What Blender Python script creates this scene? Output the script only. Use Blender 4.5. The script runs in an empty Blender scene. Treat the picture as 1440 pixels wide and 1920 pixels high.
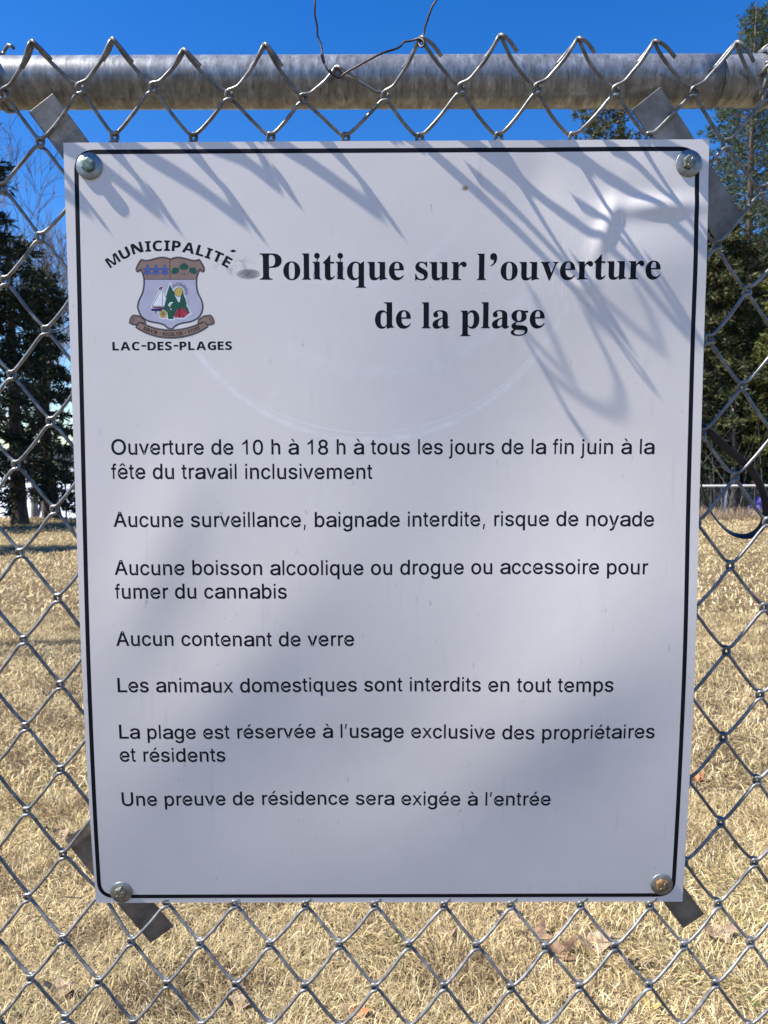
import bpy, bmesh, math, random
import numpy as np
from mathutils import Vector, Matrix
from mathutils.geometry import tessellate_polygon

R = math.radians
scene = bpy.context.scene
col = scene.collection
rng = np.random.default_rng(7)
random.seed(7)

# ------------------------------------------------------------------ camera
CAM = np.array([0.0, 0.0, 1.35])
F = 1440.0                       # focal length in photograph pixels (1440 x 1920)
LEAN = R(1.86)                   # the fence leans a little towards the viewer
def _rot(x, y, z):
    Rx = np.array([[1, 0, 0], [0, math.cos(x), -math.sin(x)], [0, math.sin(x), math.cos(x)]])
    Ry = np.array([[math.cos(y), 0, math.sin(y)], [0, 1, 0], [-math.sin(y), 0, math.cos(y)]])
    Rz = np.array([[math.cos(z), -math.sin(z), 0], [math.sin(z), math.cos(z), 0], [0, 0, 1]])
    return Rz @ Ry @ Rx
RS = _rot(R(5.630), R(-0.1745), R(0.2379))         # sign axes seen from the camera
TS = np.array([0.00327, -0.02799, -0.76201])
AX_U = np.array([1.0, 0, 0])
AX_V = np.array([0, -math.sin(LEAN), math.cos(LEAN)])
AX_W = np.array([0, -math.cos(LEAN), -math.sin(LEAN)])   # towards the viewer
SGN = np.stack([AX_U, AX_V, AX_W], axis=1)
RCW = SGN @ RS.T
SC = CAM + RCW @ TS                                  # centre of the sign
cd = bpy.data.cameras.new('camera')
cam = bpy.data.objects.new('camera', cd); col.objects.link(cam)
M = Matrix([list(RCW[i]) + [CAM[i]] for i in range(3)] + [[0, 0, 0, 1]])
cam.matrix_world = M
cd.sensor_fit = 'VERTICAL'; cd.sensor_height = 36.0; cd.sensor_width = 27.0
cd.lens = 36.0 * F / 1920.0
cd.clip_start = 0.02; cd.clip_end = 3000
cd.dof.use_dof = True; cd.dof.focus_distance = 0.765; cd.dof.aperture_fstop = 20.0
scene.camera = cam

# ------------------------------------------------------------------ sky and sun
GRAZE = 0.104                    # the sun stands barely in front of the fence plane
_t = np.array([0.60, -0.80])    # travel of the light in the plane (right, down)
_t = _t / np.linalg.norm(_t) * math.sqrt(1 - GRAZE ** 2)
SUN_TRAVEL = AX_U * _t[0] + AX_V * _t[1] - AX_W * GRAZE
TO_SUN = -SUN_TRAVEL
SUN_EL = math.asin(TO_SUN[2]); SUN_AZ = math.atan2(TO_SUN[0], TO_SUN[1])
w = bpy.data.worlds.new('World'); scene.world = w; w.use_nodes = True
nt = w.node_tree; nt.nodes.clear()
sky = nt.nodes.new('ShaderNodeTexSky'); sky.sky_type = 'NISHITA'; sky.sun_disc = False
sky.sun_elevation = SUN_EL; sky.sun_rotation = SUN_AZ
sky.altitude = 300; sky.air_density = 1.0; sky.dust_density = 0.2; sky.ozone_density = 3.5
hs = nt.nodes.new('ShaderNodeHueSaturation'); hs.inputs['Saturation'].default_value = 1.38; hs.inputs['Value'].default_value = 1.0; hs.inputs['Hue'].default_value = 0.512
bg = nt.nodes.new('ShaderNodeBackground'); bg.inputs[1].default_value = 0.0988
wo = nt.nodes.new('ShaderNodeOutputWorld')
nt.links.new(sky.outputs[0], hs.inputs['Color']); nt.links.new(hs.outputs[0], bg.inputs[0]); nt.links.new(bg.outputs[0], wo.inputs[0])
sd = bpy.data.lights.new('sun', 'SUN'); sd.energy = 5.0; sd.angle = R(0.53); sd.color = (1.0, 0.955, 0.88)
so = bpy.data.objects.new('sun', sd); col.objects.link(so)
so.rotation_euler = Vector(SUN_TRAVEL).to_track_quat('-Z', 'Y').to_euler(); so.location = (-6, -1, 9)
scene.view_settings.view_transform = 'Standard'; scene.view_settings.look = 'None'
scene.view_settings.exposure = 1.0; scene.view_settings.gamma = 1.0; scene.view_settings.use_curve_mapping = False
scene.cycles.max_bounces = 6; scene.cycles.transparent_max_bounces = 8
scene.cycles.caustics_reflective = False; scene.cycles.caustics_refractive = False

# ------------------------------------------------------------------ helpers
def W(u, v, w_=0.0):
    """fence-plane coordinates (right, up, towards viewer; metres from the sign centre) to world"""
    return SC + AX_U * u + AX_V * v + AX_W * w_
def Wn(a):
    a = np.asarray(a, float)
    return SC + a[:, :1] * AX_U + a[:, 1:2] * AX_V + a[:, 2:3] * AX_W
def ray(px, py):
    return RCW @ np.array([(px - 720) / F, (960 - py) / F, -1.0])
def on_plane(px, py, w_=0.0):
    """where a photograph pixel meets the plane w = w_ ; returns (u, v)"""
    d = ray(px, py); t = (w_ - np.dot(CAM - SC, AX_W)) / np.dot(d, AX_W)
    q = CAM + d * t - SC
    return float(q @ AX_U), float(q @ AX_V)
def on_ground(px, py, z=0.0):
    d = ray(px, py); t = (z - CAM[2]) / d[2]
    q = CAM + d * t
    return float(q[0]), float(q[1])
def at_dist(px, py, Y):
    d = ray(px, py); q = CAM + d * (Y / d[1])
    return float(q[0]), float(q[2])

def tag(o, label=None, cat=None, group=None, kind=None):
    if label: o['label'] = label
    if cat: o['category'] = cat
    if group: o['group'] = group
    if kind: o['kind'] = kind
    return o
def empty(name, loc):
    o = bpy.data.objects.new(name, None); o.location = tuple(loc); o.empty_display_size = 0.1
    col.objects.link(o); return o
def link(name, me, mat=None, parent=None, loc=None):
    """vertices are given in world space; under a parent the parent's offset is taken off"""
    o = bpy.data.objects.new(name, me); col.objects.link(o)
    if mat is not None and not me.materials: me.materials.append(mat)
    if loc is not None: o.location = tuple(loc)
    if parent is not None:
        o.parent = parent
        off = Vector((0, 0, 0)); p = parent
        while p is not None: off += Vector(p.location); p = p.parent
        o.location = Vector(o.location) - off
    return o
def mesh(name, V, Fc, smooth=True):
    me = bpy.data.meshes.new(name); me.from_pydata([tuple(map(float, v)) for v in V], [], Fc)
    if smooth: me.polygons.foreach_set('use_smooth', [True] * len(me.polygons))
    me.update(); return me
def mesh_np(name, V, loops, sizes, smooth=False, color=None):
    me = bpy.data.meshes.new(name)
    V = np.asarray(V, np.float32); loops = np.asarray(loops, np.int32).ravel(); sizes = np.asarray(sizes, np.int32)
    me.vertices.add(len(V)); me.vertices.foreach_set('co', V.ravel())
    me.loops.add(len(loops)); me.loops.foreach_set('vertex_index', loops)
    me.polygons.add(len(sizes)); st = np.concatenate([[0], np.cumsum(sizes)[:-1]]).astype(np.int32)
    me.polygons.foreach_set('loop_start', st); me.polygons.foreach_set('loop_total', sizes)
    if smooth: me.polygons.foreach_set('use_smooth', np.ones(len(sizes), bool))
    if color is not None:
        a = me.color_attributes.new('tint', 'FLOAT_COLOR', 'POINT')
        c = np.ones((len(V), 4), np.float32); c[:, :3] = color; a.data.foreach_set('color', c.ravel())
    me.update(calc_edges=True); me.validate(); return me
def catmull(P, n=4):
    P = np.asarray(P, float); Q = np.vstack([2 * P[0] - P[1], P, 2 * P[-1] - P[-2]]); out = []
    for i in range(1, len(Q) - 2):
        p0, p1, p2, p3 = Q[i - 1:i + 3]
        for k in range(n):
            t = k / n
            out.append(.5 * ((2 * p1) + (-p0 + p2) * t + (2 * p0 - 5 * p1 + 4 * p2 - p3) * t * t + (-p0 + 3 * p1 - 3 * p2 + p3) * t ** 3))
    out.append(P[-1]); return np.array(out)
def tube_vf(P, r, sides=8, base=0, cap=True):
    P = np.asarray(P, float); n = len(P); r = np.broadcast_to(np.asarray(r, float), (n,))
    T = np.gradient(P, axis=0); T /= np.linalg.norm(T, axis=1)[:, None] + 1e-12
    a = np.array([0, 0, 1.0]) if abs(T[0][2]) < .9 else np.array([1.0, 0, 0])
    nrm = np.cross(T[0], a); nrm /= np.linalg.norm(nrm); V = []
    for i in range(n):
        nrm = nrm - T[i] * np.dot(nrm, T[i]); nrm /= np.linalg.norm(nrm) + 1e-12
        b = np.cross(T[i], nrm)
        for k in range(sides):
            an = 2 * math.pi * k / sides
            V.append(P[i] + (nrm * math.cos(an) + b * math.sin(an)) * r[i])
    Fc = []
    for i in range(n - 1):
        for k in range(sides):
            k2 = (k + 1) % sides
            Fc.append((base + i * sides + k, base + i * sides + k2, base + (i + 1) * sides + k2, base + (i + 1) * sides + k))
    if cap:
        Fc.append(tuple(base + k for k in reversed(range(sides)))); Fc.append(tuple(base + (n - 1) * sides + k for k in range(sides)))
    return V, Fc
def tube(name, P, r, mat, parent=None, sides=8, cap=True):
    V, Fc = tube_vf(P, r, sides, 0, cap); return link(name, mesh(name, V, Fc), mat, parent)

# ------------------------------------------------------------------ materials
def new_mat(name):
    m = bpy.data.materials.new(name); m.use_nodes = True
    n = m.node_tree.nodes; b = n['Principled BSDF']; return m, m.node_tree, b
def N(t, kind, **kw):
    n = t.nodes.new(kind)
    for k, v in kw.items():
        if k in n.inputs.keys() if hasattr(n.inputs, 'keys') else False: n.inputs[k].default_value = v
        else: setattr(n, k, v)
    return n
def ramp(t, fac, stops):
    r = t.nodes.new('ShaderNodeValToRGB'); e = r.color_ramp.elements
    while len(e) < len(stops): e.new(0.5)
    for i, (p, c) in enumerate(stops): e[i].position = p; e[i].color = (*c, 1) if len(c) == 3 else c
    t.links.new(fac, r.inputs[0]); return r.outputs[0]
def noise(t, scale, detail=4, rough=.6, vec=None, stretch=None):
    n = t.nodes.new('ShaderNodeTexNoise'); n.inputs['Scale'].default_value = scale
    n.inputs['Detail'].default_value = detail; n.inputs['Roughness'].default_value = rough
    tc = t.nodes.new('ShaderNodeTexCoord'); src = tc.outputs['Object'] if vec is None else vec
    if stretch:
        mp = t.nodes.new('ShaderNodeMapping'); mp.inputs['Scale'].default_value = stretch
        t.links.new(src, mp.inputs[0]); src = mp.outputs[0]
    t.links.new(src, n.inputs['Vector']); return n.outputs['Fac']
def bump(t, b, h, strength=.3, dist=.01):
    bn = t.nodes.new('ShaderNodeBump'); bn.inputs['Strength'].default_value = strength; bn.inputs['Distance'].default_value = dist
    t.links.new(h, bn.inputs['Height']); t.links.new(bn.outputs[0], b.inputs['Normal'])
def mix(t, fac, a, c, mode='MIX'):
    m = t.nodes.new('ShaderNodeMix'); m.data_type = 'RGBA'; m.blend_type = mode
    for s, val in ((0, fac), (6, a), (7, c)):
        if hasattr(val, 'links') or isinstance(val, bpy.types.NodeSocket): t.links.new(val, m.inputs[s])
        else: m.inputs[s].default_value = val if s == 0 else (*val, 1)
    return m.outputs[2]
def simple(name, c1, c2, scale=20, rough=.6, metal=0, bmp=0, stretch=None, c3=None, bd=.005, spec=None, lo=.35, hi=.65):
    m, t, b = new_mat(name)
    f = noise(t, scale, 5, .65, stretch=stretch)
    st = [(lo, c1), (hi, c2)] if c3 is None else [(lo, c1), ((lo + hi) / 2, c2), (hi, c3)]
    t.links.new(ramp(t, f, st), b.inputs['Base Color'])
    b.inputs['Roughness'].default_value = rough; b.inputs['Metallic'].default_value = metal
    if spec is not None: b.inputs['Specular IOR Level'].default_value = spec
    if bmp: bump(t, b, noise(t, scale * 2.3, 5, .7, stretch=stretch), bmp, bd)
    return m
def tint_mat(name, rough=.8, spec=.2, trans=0.0):
    m, t, b = new_mat(name)
    a = t.nodes.new('ShaderNodeVertexColor'); a.layer_name = 'tint'
    t.links.new(a.outputs[0], b.inputs['Base Color'])
    b.inputs['Roughness'].default_value = rough; b.inputs['Specular IOR Level'].default_value = spec
    if trans:
        tr = t.nodes.new('ShaderNodeBsdfTranslucent'); t.links.new(a.outputs[0], tr.inputs[0])
        mx = t.nodes.new('ShaderNodeMixShader'); mx.inputs[0].default_value = trans
        out = t.nodes['Material Output']
        t.links.new(b.outputs[0], mx.inputs[1]); t.links.new(tr.outputs[0], mx.inputs[2]); t.links.new(mx.outputs[0], out.inputs[0])
    return m
MAT = {}
MAT['wire'] = simple('galvanised_wire', (.11, .112, .112), (.19, .19, .187), 85, .36, .35, .3, c3=(.31, .312, .31), bd=.0004)
MAT['rusty_wire'] = simple('dark_binding_wire', (.03, .025, .03), (.09, .07, .06), 90, .5, .6, .2, bd=.0004)
MAT['zinc'] = simple('zinc_hardware', (.22, .23, .23), (.36, .375, .37), 160, .42, .8, .25, bd=.0004)
MAT['brass'] = simple('yellow_zinc_bolt', (.13, .135, .10), (.34, .335, .26), 300, .45, .8, .4, bd=.0005)
MAT['green_bolt'] = simple('weathered_green_bolt', (.10, .15, .13), (.25, .33, .28), 300, .6, .5, .4, bd=.0005)
MAT['rust_bolt'] = simple('rusty_bolt', (.16, .085, .04), (.33, .19, .08), 300, .6, .4, .4, bd=.0005)
MAT['strap'] = simple('dull_steel_strap', (.13, .115, .10), (.22, .205, .19), 45, .6, .55, .3, c3=(.30, .29, .28), bd=.0006, lo=.3, hi=.7)
MAT['strap_brown'] = simple('tarnished_steel_strap', (.12, .09, .07), (.22, .18, .14), 45, .6, .4, .4, c3=(.32, .26, .19), bd=.0006, lo=.3, hi=.7)
MAT['black'] = simple('black_print', (.006, .006, .010), (.010, .010, .016), 40, .5, 0, spec=.15)
MAT['black_rubber'] = simple('black_plastic', (.012, .012, .013), (.025, .025, .028), 40, .4, 0)
MAT['bark'] = simple('grey_brown_bark', (.055, .04, .032), (.16, .125, .105), 9, .9, 0, .8, stretch=(1, 1, .25), bd=.05)
MAT['dark_bark'] = simple('dark_bark', (.02, .016, .014), (.05, .04, .033), 9, .9, 0, .8, stretch=(1, 1, .25), bd=.05)
MAT['pale_bark'] = simple('pale_bark', (.12, .10, .09), (.30, .26, .23), 8, .85, 0, .5, stretch=(1, 1, .3), bd=.03)
MAT['foliage'] = tint_mat('needle_foliage', .75, .25, .18)
MAT['blades'] = tint_mat('dry_grass_blades', .7, .25, .25)

# rail: galvanised pipe, streaked and tarnished
m, t, b = new_mat('weathered_rail')
f1 = noise(t, 30, 6, .7, stretch=(3.5, 1.6, 1.6)); f2 = noise(t, 9, 5, .6, stretch=(1.0, 2, 2)); f3 = noise(t, 220, 3, .6, stretch=(1.5, .3, .3))
c = ramp(t, f1, [(.3, (.15, .155, .16)), (.52, (.28, .29, .30)), (.7, (.50, .52, .54))])
c = mix(t, ramp(t, f2, [(.5, (0, 0, 0)), (.75, (.4, .4, .4))]), c, (.12, .105, .085))
t.links.new(mix(t, ramp(t, f3, [(.56, (0, 0, 0)), (.68, (.5, .5, .5))]), c, (.05, .04, .035)), b.inputs['Base Color'])
b.inputs['Metallic'].default_value = .5; b.inputs['Roughness'].default_value = .38
bump(t, b, f3, .12, .0008); MAT['rail'] = m

# ------------------------------------------------------------------ ground, lake, far shore
def sstep(a, b, x): q = np.clip((x - a) / (b - a), 0, 1); return q * q * (3 - 2 * q)
def gz(x, y):
    """ground height: flat lawn; on the left it drops to the lake, on the right it runs on into the wood"""
    x = np.asarray(x, float); y = np.asarray(y, float)
    bumpy = .012 * np.sin(x * 1.7 + 1) * np.sin(y * 1.3) + .008 * np.sin(x * 4.1 + y * 2.2)
    lawn = bumpy + .02 * sstep(6, 16, y)
    drop = -5.0 * sstep(18.2, 27, y) * (1 - sstep(-.28, .02, x / np.maximum(y, 1)))
    rise = .035 * np.clip(y - 22, 0, 400) * sstep(14, 26, x - .1 * y)
    return lawn + drop + rise
xs = np.unique(np.concatenate([np.linspace(-900, -30, 24), np.linspace(-30, 30, 161), np.linspace(30, 900, 24)]))
ys = np.unique(np.concatenate([np.linspace(-200, -3, 12), np.linspace(-3, 30, 133), np.linspace(30, 60, 31), np.linspace(60, 700, 22)]))
X, Y = np.meshgrid(xs, ys); Z = gz(X, Y); Z = np.where((Y > 60) & (X < -.1 * Y), -5.0, Z)
V = np.stack([X.ravel(), Y.ravel(), Z.ravel()], 1); nx, ny = len(xs), len(ys)
ii = (np.arange(ny - 1)[:, None] * nx + np.arange(nx - 1)[None]).ravel()
me = mesh_np('ground', V, np.stack([ii, ii + 1, ii + nx + 1, ii + nx], 1), np.full(len(ii), 4), True)
m, t, b = new_mat('dry_lawn')
a1 = noise(t, 120, 6, .75); a2 = noise(t, 1.4, 5, .65); a3 = noise(t, 14, 6, .75, stretch=(1, 1, 1)); a4 = noise(t, .35, 3, .5, stretch=(.35, 1, 1))
c = ramp(t, a1, [(.28, (.07, .045, .025)), (.50, (.22, .16, .085)), (.74, (.58, .45, .25))])
c = mix(t, ramp(t, a3, [(.42, (0, 0, 0)), (.66, (.75, .75, .75))]), c, (.20, .145, .085))
c = mix(t, ramp(t, a2, [(.48, (0, 0, 0)), (.72, (.55, .55, .55))]), c, (.22, .19, .10))
c = mix(t, ramp(t, a4, [(.5, (0, 0, 0)), (.62, (.45, .45, .45))]), c, (.20, .15, .10))
t.links.new(c, b.inputs['Base Color']); b.inputs['Roughness'].default_value = .95; b.inputs['Specular IOR Level'].default_value = .1
bump(t, b, a1, .9, .03); MAT['lawn'] = m
tag(link('ground', me, MAT['lawn']), kind='structure')

m, t, b = new_mat('snow_on_ice')
a1 = noise(t, .05, 5, .6, stretch=(.3, 1.2, 1)); a2 = noise(t, .8, 5, .6, stretch=(.3, 1, 1))
c = ramp(t, a1, [(.38, (.34, .40, .48)), (.58, (.66, .69, .73))]); c = mix(t, ramp(t, a2, [(.4, (.35, .35, .35)), (.6, (0, 0, 0))]), c, (.42, .46, .52))
t.links.new(c, b.inputs['Base Color']); b.inputs['Roughness'].default_value = .8; MAT['ice'] = m
me = mesh('frozen_lake', [(-900, 20, -3), (60, 20, -3), (60, 620, -3), (-900, 620, -3)], [(0, 1, 2, 3)], False)
tag(link('frozen_lake', me, MAT['ice']), kind='structure')

# far shore hill with a saw-toothed tree line
hx = np.linspace(-900, 900, 700); hy = np.array([0, 12, 30, 60, 110.])
hh = 16 + 9 * np.sin(hx * .006 + 1) + 6 * np.sin(hx * .017) ; rag = rng.uniform(0, 3.2, (5, 700))
V = []
for j, d in enumerate(hy):
    fz = [0, .35, .6, .85, 1][j]
    for i in range(700): V.append((hx[i] + rng.uniform(-1, 1), 560 + d, -3 + (hh[i] * fz + rag[j, i] * (j > 0)) ))
Fc = [(j * 700 + i, j * 700 + i + 1, (j + 1) * 700 + i + 1, (j + 1) * 700 + i) for j in range(4) for i in range(699)]
MAT['far_wood'] = simple('far_wooded_shore', (.02, .03, .035), (.05, .06, .06), .4, .95, 0, .5, bd=1.5, c3=(.09, .09, .09))
tag(link('hills', mesh('hills', V, Fc, False), MAT['far_wood']), kind='structure')

# ------------------------------------------------------------------ grass: individual dry blades, thousands
def blades(n, x0, x1, y0, y1, ln, wd, cone=True):
    y = np.sqrt(rng.uniform(y0 ** 2, y1 ** 2, n)) if cone else rng.uniform(y0, y1, n)
    k = y / y1 if cone else 1
    x = rng.uniform(x0, x1, n) * (k if cone else 1)
    # tufts: pull the roots towards clump centres
    cx = np.round(x / .035) * .035; cy = np.round(y / .035) * .035
    jit = rng.uniform(.2, 1.0, n); x = cx + (x - cx) * jit + rng.normal(0, .006, n); y = cy + (y - cy) * jit + rng.normal(0, .006, n)
    z = gz(x, y)
    ph = np.sin(x * 9 + np.sin(y * 7) * 2) * 1.2 + np.sin(y * 13 + x * 3)
    az = rng.uniform(0, 2 * math.pi, n) * .75 + ph
    lean = np.clip(rng.normal(R(66), R(17), n), R(8), R(94)); L = rng.uniform(ln[0], ln[1], n); Wd = rng.uniform(wd[0], wd[1], n)
    d = np.stack([np.cos(az) * np.sin(lean), np.sin(az) * np.sin(lean), np.cos(lean)], 1)
    s = np.stack([-np.sin(az), np.cos(az), rng.normal(0, .35, n)], 1); s /= np.linalg.norm(s, axis=1)[:, None]
    root = np.stack([x, y, z + rng.uniform(.0, .012, n)], 1)
    lift = np.stack([np.zeros(n), np.zeros(n), np.full(n, 1.)], 1)
    curl = rng.uniform(.05, .45, n)[:, None]
    mid = root + d * (L * .5)[:, None] + lift * (L * .12)[:, None]
    tip = root + d * L[:, None] - lift * (L[:, None] * curl * np.sin(lean)[:, None] * .5); tip[:, 2] = np.maximum(tip[:, 2], gz(tip[:, 0], tip[:, 1]) + .002)
    hw = (s * Wd[:, None] * .5)
    V = np.stack([root - hw * .8, root + hw * .8, mid + hw, mid - hw, tip], 1).reshape(-1, 3)
    b_ = np.arange(n) * 5
    loops = np.stack([b_, b_ + 1, b_ + 2, b_ + 3, b_ + 3, b_ + 2, b_ + 4], 1)
    sizes = np.tile([4, 3], n)
    base = np.array([[.76, .61, .34], [.62, .48, .24], [.84, .72, .46], [.44, .31, .16], [.25, .18, .11], [.30, .33, .12]])
    patch = np.sin(x * 2.3 + 1.3 * np.sin(y * 1.9)) + np.sin(y * 3.1 + x)
    pr = rng.random(n) + .10 * patch
    idx = np.select([pr < .30, pr < .58, pr < .80, pr < .93, pr < 1.06], [0, 1, 2, 3, 4], 5)
    thatch = (np.sin(x * 5.1 + 2.2 * np.sin(y * 4.3 + 1)) * np.sin(y * 6.7 + 1.7 * np.sin(x * 3.1)) + .5 * np.sin(x * 13 + y * 3) * np.sin(y * 11 - x * 5)) > .55
    idx = np.where(thatch & (rng.random(n) < .55), rng.choice([3, 4, 4], n), idx)
    c = base[idx] * (rng.uniform(.42, 1.22, n) * (1 + .10 * patch))[:, None]
    return V, loops, sizes, np.repeat(c, 5, axis=0)
parts = [blades(190000, -1.75, 1.75, .9, 3.0, (.018, .065), (.0010, .0025)),
         blades(140000, -3.8, 3.8, 3.0, 6.6, (.025, .07), (.0017, .0040)),
         blades(125000, -11.5, 11.5, 6.6, 18.8, (.04, .10), (.005, .012))]
off = 0; VV, LL, SS, CC = [], [], [], []
for v_, l_, s_, c_ in parts: VV.append(v_); LL.append((l_ + off).ravel()); SS.append(s_); CC.append(c_); off += len(v_)
me = mesh_np('dry_grass', np.vstack(VV), np.concatenate(LL), np.concatenate(SS), False, np.vstack(CC))
tag(link('dry_grass', me, MAT['blades']), 'matted straw coloured dry grass covering the lawn behind the fence', 'grass', kind='stuff')
# a few fresh green tufts
for px, py, lab in ((805, 1868, 'x'),): pass
def tuft(px, py, size, label, name='grass_tuft'):
    x, y = on_ground(px, py); n = 70; VV = []; Fc = []; C_ = []
    for k in range(n):
        a = random.uniform(0, 6.28); l = size * random.uniform(.5, 1); le = random.uniform(.2, 1.1)
        r0 = size * .25 * random.random(); p = np.array([x + r0 * math.cos(a), y + r0 * math.sin(a), float(gz(x, y))])
        d = np.array([math.cos(a) * math.sin(le), math.sin(a) * math.sin(le), math.cos(le)]); s = np.array([-math.sin(a), math.cos(a), 0]) * .0011
        b0 = len(VV); VV += [p - s, p + s, p + d * l * .6 + s, p + d * l * .6 - s, p + d * l + np.array([0, 0, -l * .15])]
        Fc += [(b0, b0 + 1, b0 + 2, b0 + 3), (b0 + 3, b0 + 2, b0 + 4)]
    me = mesh(name, VV, Fc, False)
    o = empty(name, (x, y, 0)); c = link('blades', me, MAT['green'], o); tag(o, label, 'grass', 'green grass tufts in the dead lawn')
MAT['green'] = simple('green_grass', (.07, .12, .02), (.16, .20, .05), 60, .6)
tuft(352, 1855, .045, 'small green grass tuft in the dry lawn below the lower left bolt')
tuft(745, 1770, .05, 'dull green grass tuft under the middle of the sign')
tuft(1060, 1790, .04, 'small green tuft in the lawn left of the curled tan leaf')
tuft(30, 1905, .04, 'green grass sprig in the bottom left corner of the lawn')
tuft(1405, 1905, .04, 'green grass sprig in the bottom right corner of the lawn')

# ------------------------------------------------------------------ dead leaves
leaf_cols = {'tan': simple('tan_leaf', (.15, .10, .065), (.40, .29, .19), 38, .7, 0, .5, bd=.003),
             'brown': simple('brown_leaf', (.09, .05, .03), (.26, .155, .095), 38, .7, 0, .5, bd=.003),
             'orange': simple('rust_leaf', (.28, .11, .04), (.42, .20, .09), 50, .7, 0, .5, bd=.003),
             'dark': simple('dark_leaf', (.04, .025, .02), (.09, .06, .045), 50, .7, 0, .5, bd=.003),
             'yellow': simple('yellow_leaf', (.40, .30, .08), (.52, .42, .14), 50, .7, 0, .5, bd=.003)}
def leaf(px, py, wpx, hpx, kind, label, seed):
    rr = random.Random(seed); x, y = on_ground(px, py, .03)
    dist = math.dist((x, y, .03), CAM); L = .82 * wpx / F * dist
    o = empty('dead_leaf', (x, y, float(gz(x, y)) + .012)); tag(o, label, 'leaf', 'dead leaves lying on the dry lawn')
    # lobed leaf blade, a grid of rings bent and curled
    nr, na = 5, 22; V = [(0, 0, 0)]; yaw = rr.uniform(-.5, .5); asp = min(1.0, max(.45, hpx / wpx * 1.6))
    lob = [1 + .28 * math.sin(5 * (2 * math.pi * k / na) + seed) + .10 * math.sin(11 * k + seed) for k in range(na)]
    c1, c2 = rr.uniform(.5, 1.0), rr.uniform(-.6, .6)
    for r_ in range(1, nr + 1):
        for k in range(na):
            a = 2 * math.pi * k / na; q = r_ / nr * L / 2 * lob[k] * (1 if r_ == nr else .97)
            qx, qy = q * math.cos(a), q * math.sin(a) * asp
            qz = c1 * (qx * qx) / L * 1.4 + c2 * (qy * qy) / L * 2 + .06 * L * math.sin(7 * a + r_) * (r_ / nr) ** 2 + .12 * L * math.sin(3 * a + seed) * (r_ / nr) ** 2
            V.append((qx * math.cos(yaw) - qy * math.sin(yaw), qx * math.sin(yaw) + qy * math.cos(yaw), qz + .10 * L))
    V[0] = (0, 0, .10 * L)
    Fc = [(0, 1 + k, 1 + (k + 1) % na) for k in range(na)]
    for r_ in range(nr - 1):
        for k in range(na):
            a0 = 1 + r_ * na; Fc.append((a0 + k, a0 + na + k, a0 + na + (k + 1) % na, a0 + (k + 1) % na))
    me = mesh('leaf_blade', V, Fc); me.materials.append(leaf_cols[kind])
    bl = bpy.data.objects.new('leaf_blade', me); col.objects.link(bl); bl.parent = o
    # tilt towards the viewer a little so that the blade shows
    bl.rotation_euler = (rr.uniform(.1, .45), rr.uniform(-.25, .25), 0)
    P = [(0.0, 0, .10 * L), (L * .35, L * .03, .10 * L + .08 * L), (L * .72, L * .10, .05 * L)]
    P = [(p[0] * math.cos(yaw) - p[1] * math.sin(yaw), p[0] * math.sin(yaw) + p[1] * math.cos(yaw), p[2]) for p in P]
    Vt, Ft = tube_vf(catmull(P, 3), .0009, 5); mt = mesh('stalk', Vt, Ft); mt.materials.append(leaf_cols['brown'])
    st = bpy.data.objects.new('stalk', mt); col.objects.link(st); st.parent = o
    return o
for i, a in enumerate([
    (116, 1850, 52, 24, 'tan', 'long pale tan dead leaf lying alone near the bottom left corner'),
    (1120, 1768, 60, 42, 'tan', 'large curled light brown leaf below the sign left of the lower right strap'),
    (1045, 1785, 62, 30, 'brown', 'flat brown leaf between the two largest curled leaves below the sign'),
    (1008, 1752, 50, 30, 'brown', 'reddish brown folded leaf just under the bottom edge of the sign'),
    (1345, 1752, 54, 30, 'tan', 'greyish tan leaf right beside the end of the lower right strap'),
    (838, 1742, 34, 20, 'tan', 'small light tan leaf below the middle of the sign'),
    (672, 1893, 42, 30, 'orange', 'rust orange leaf in the grass at the bottom centre'),
    (446, 1880, 42, 26, 'tan', 'pale leaf half sunk in the grass right of the green tuft'),
    (1308, 1455, 26, 16, 'orange', 'small pinkish rust leaf close to the right edge of the sign'),
    (103, 1556, 24, 12, 'dark', 'small dark shrivelled leaf left of the lower left strap'),
    (118, 1566, 32, 18, 'tan', 'tan leaf tucked beside the small dark shrivelled leaf'),
    (1218, 1882, 30, 16, 'yellow', 'small yellow brown leaf in the grass at lower right'),
    (1195, 1810, 40, 16, 'dark', 'dark brown leaf in the shade below the large curled leaf'),
    (482, 1822, 34, 16, 'brown', 'brown leaf under the sign left of its middle'),
    (88, 1303, 16, 12, 'dark', 'dark leaf far out on the lawn left of the sign'),
    (52, 1125, 12, 8, 'dark', 'tiny dark leaf farthest out on the lawn at the left'),
    (955, 1715, 44, 24, 'tan', 'tan leaf partly hidden by the bottom edge of the sign'),
    (1300, 1470, 22, 8, 'dark', 'dark scrap of leaf under the small pinkish leaf'),
    (100, 1508, 14, 8, 'brown', 'small brown leaf on the lawn left of the sign above the strap'),
    (1422, 1352, 24, 12, 'dark', 'dark leaf scrap on the lawn at the right edge')]):
    leaf(*a, seed=i + 3)

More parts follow.
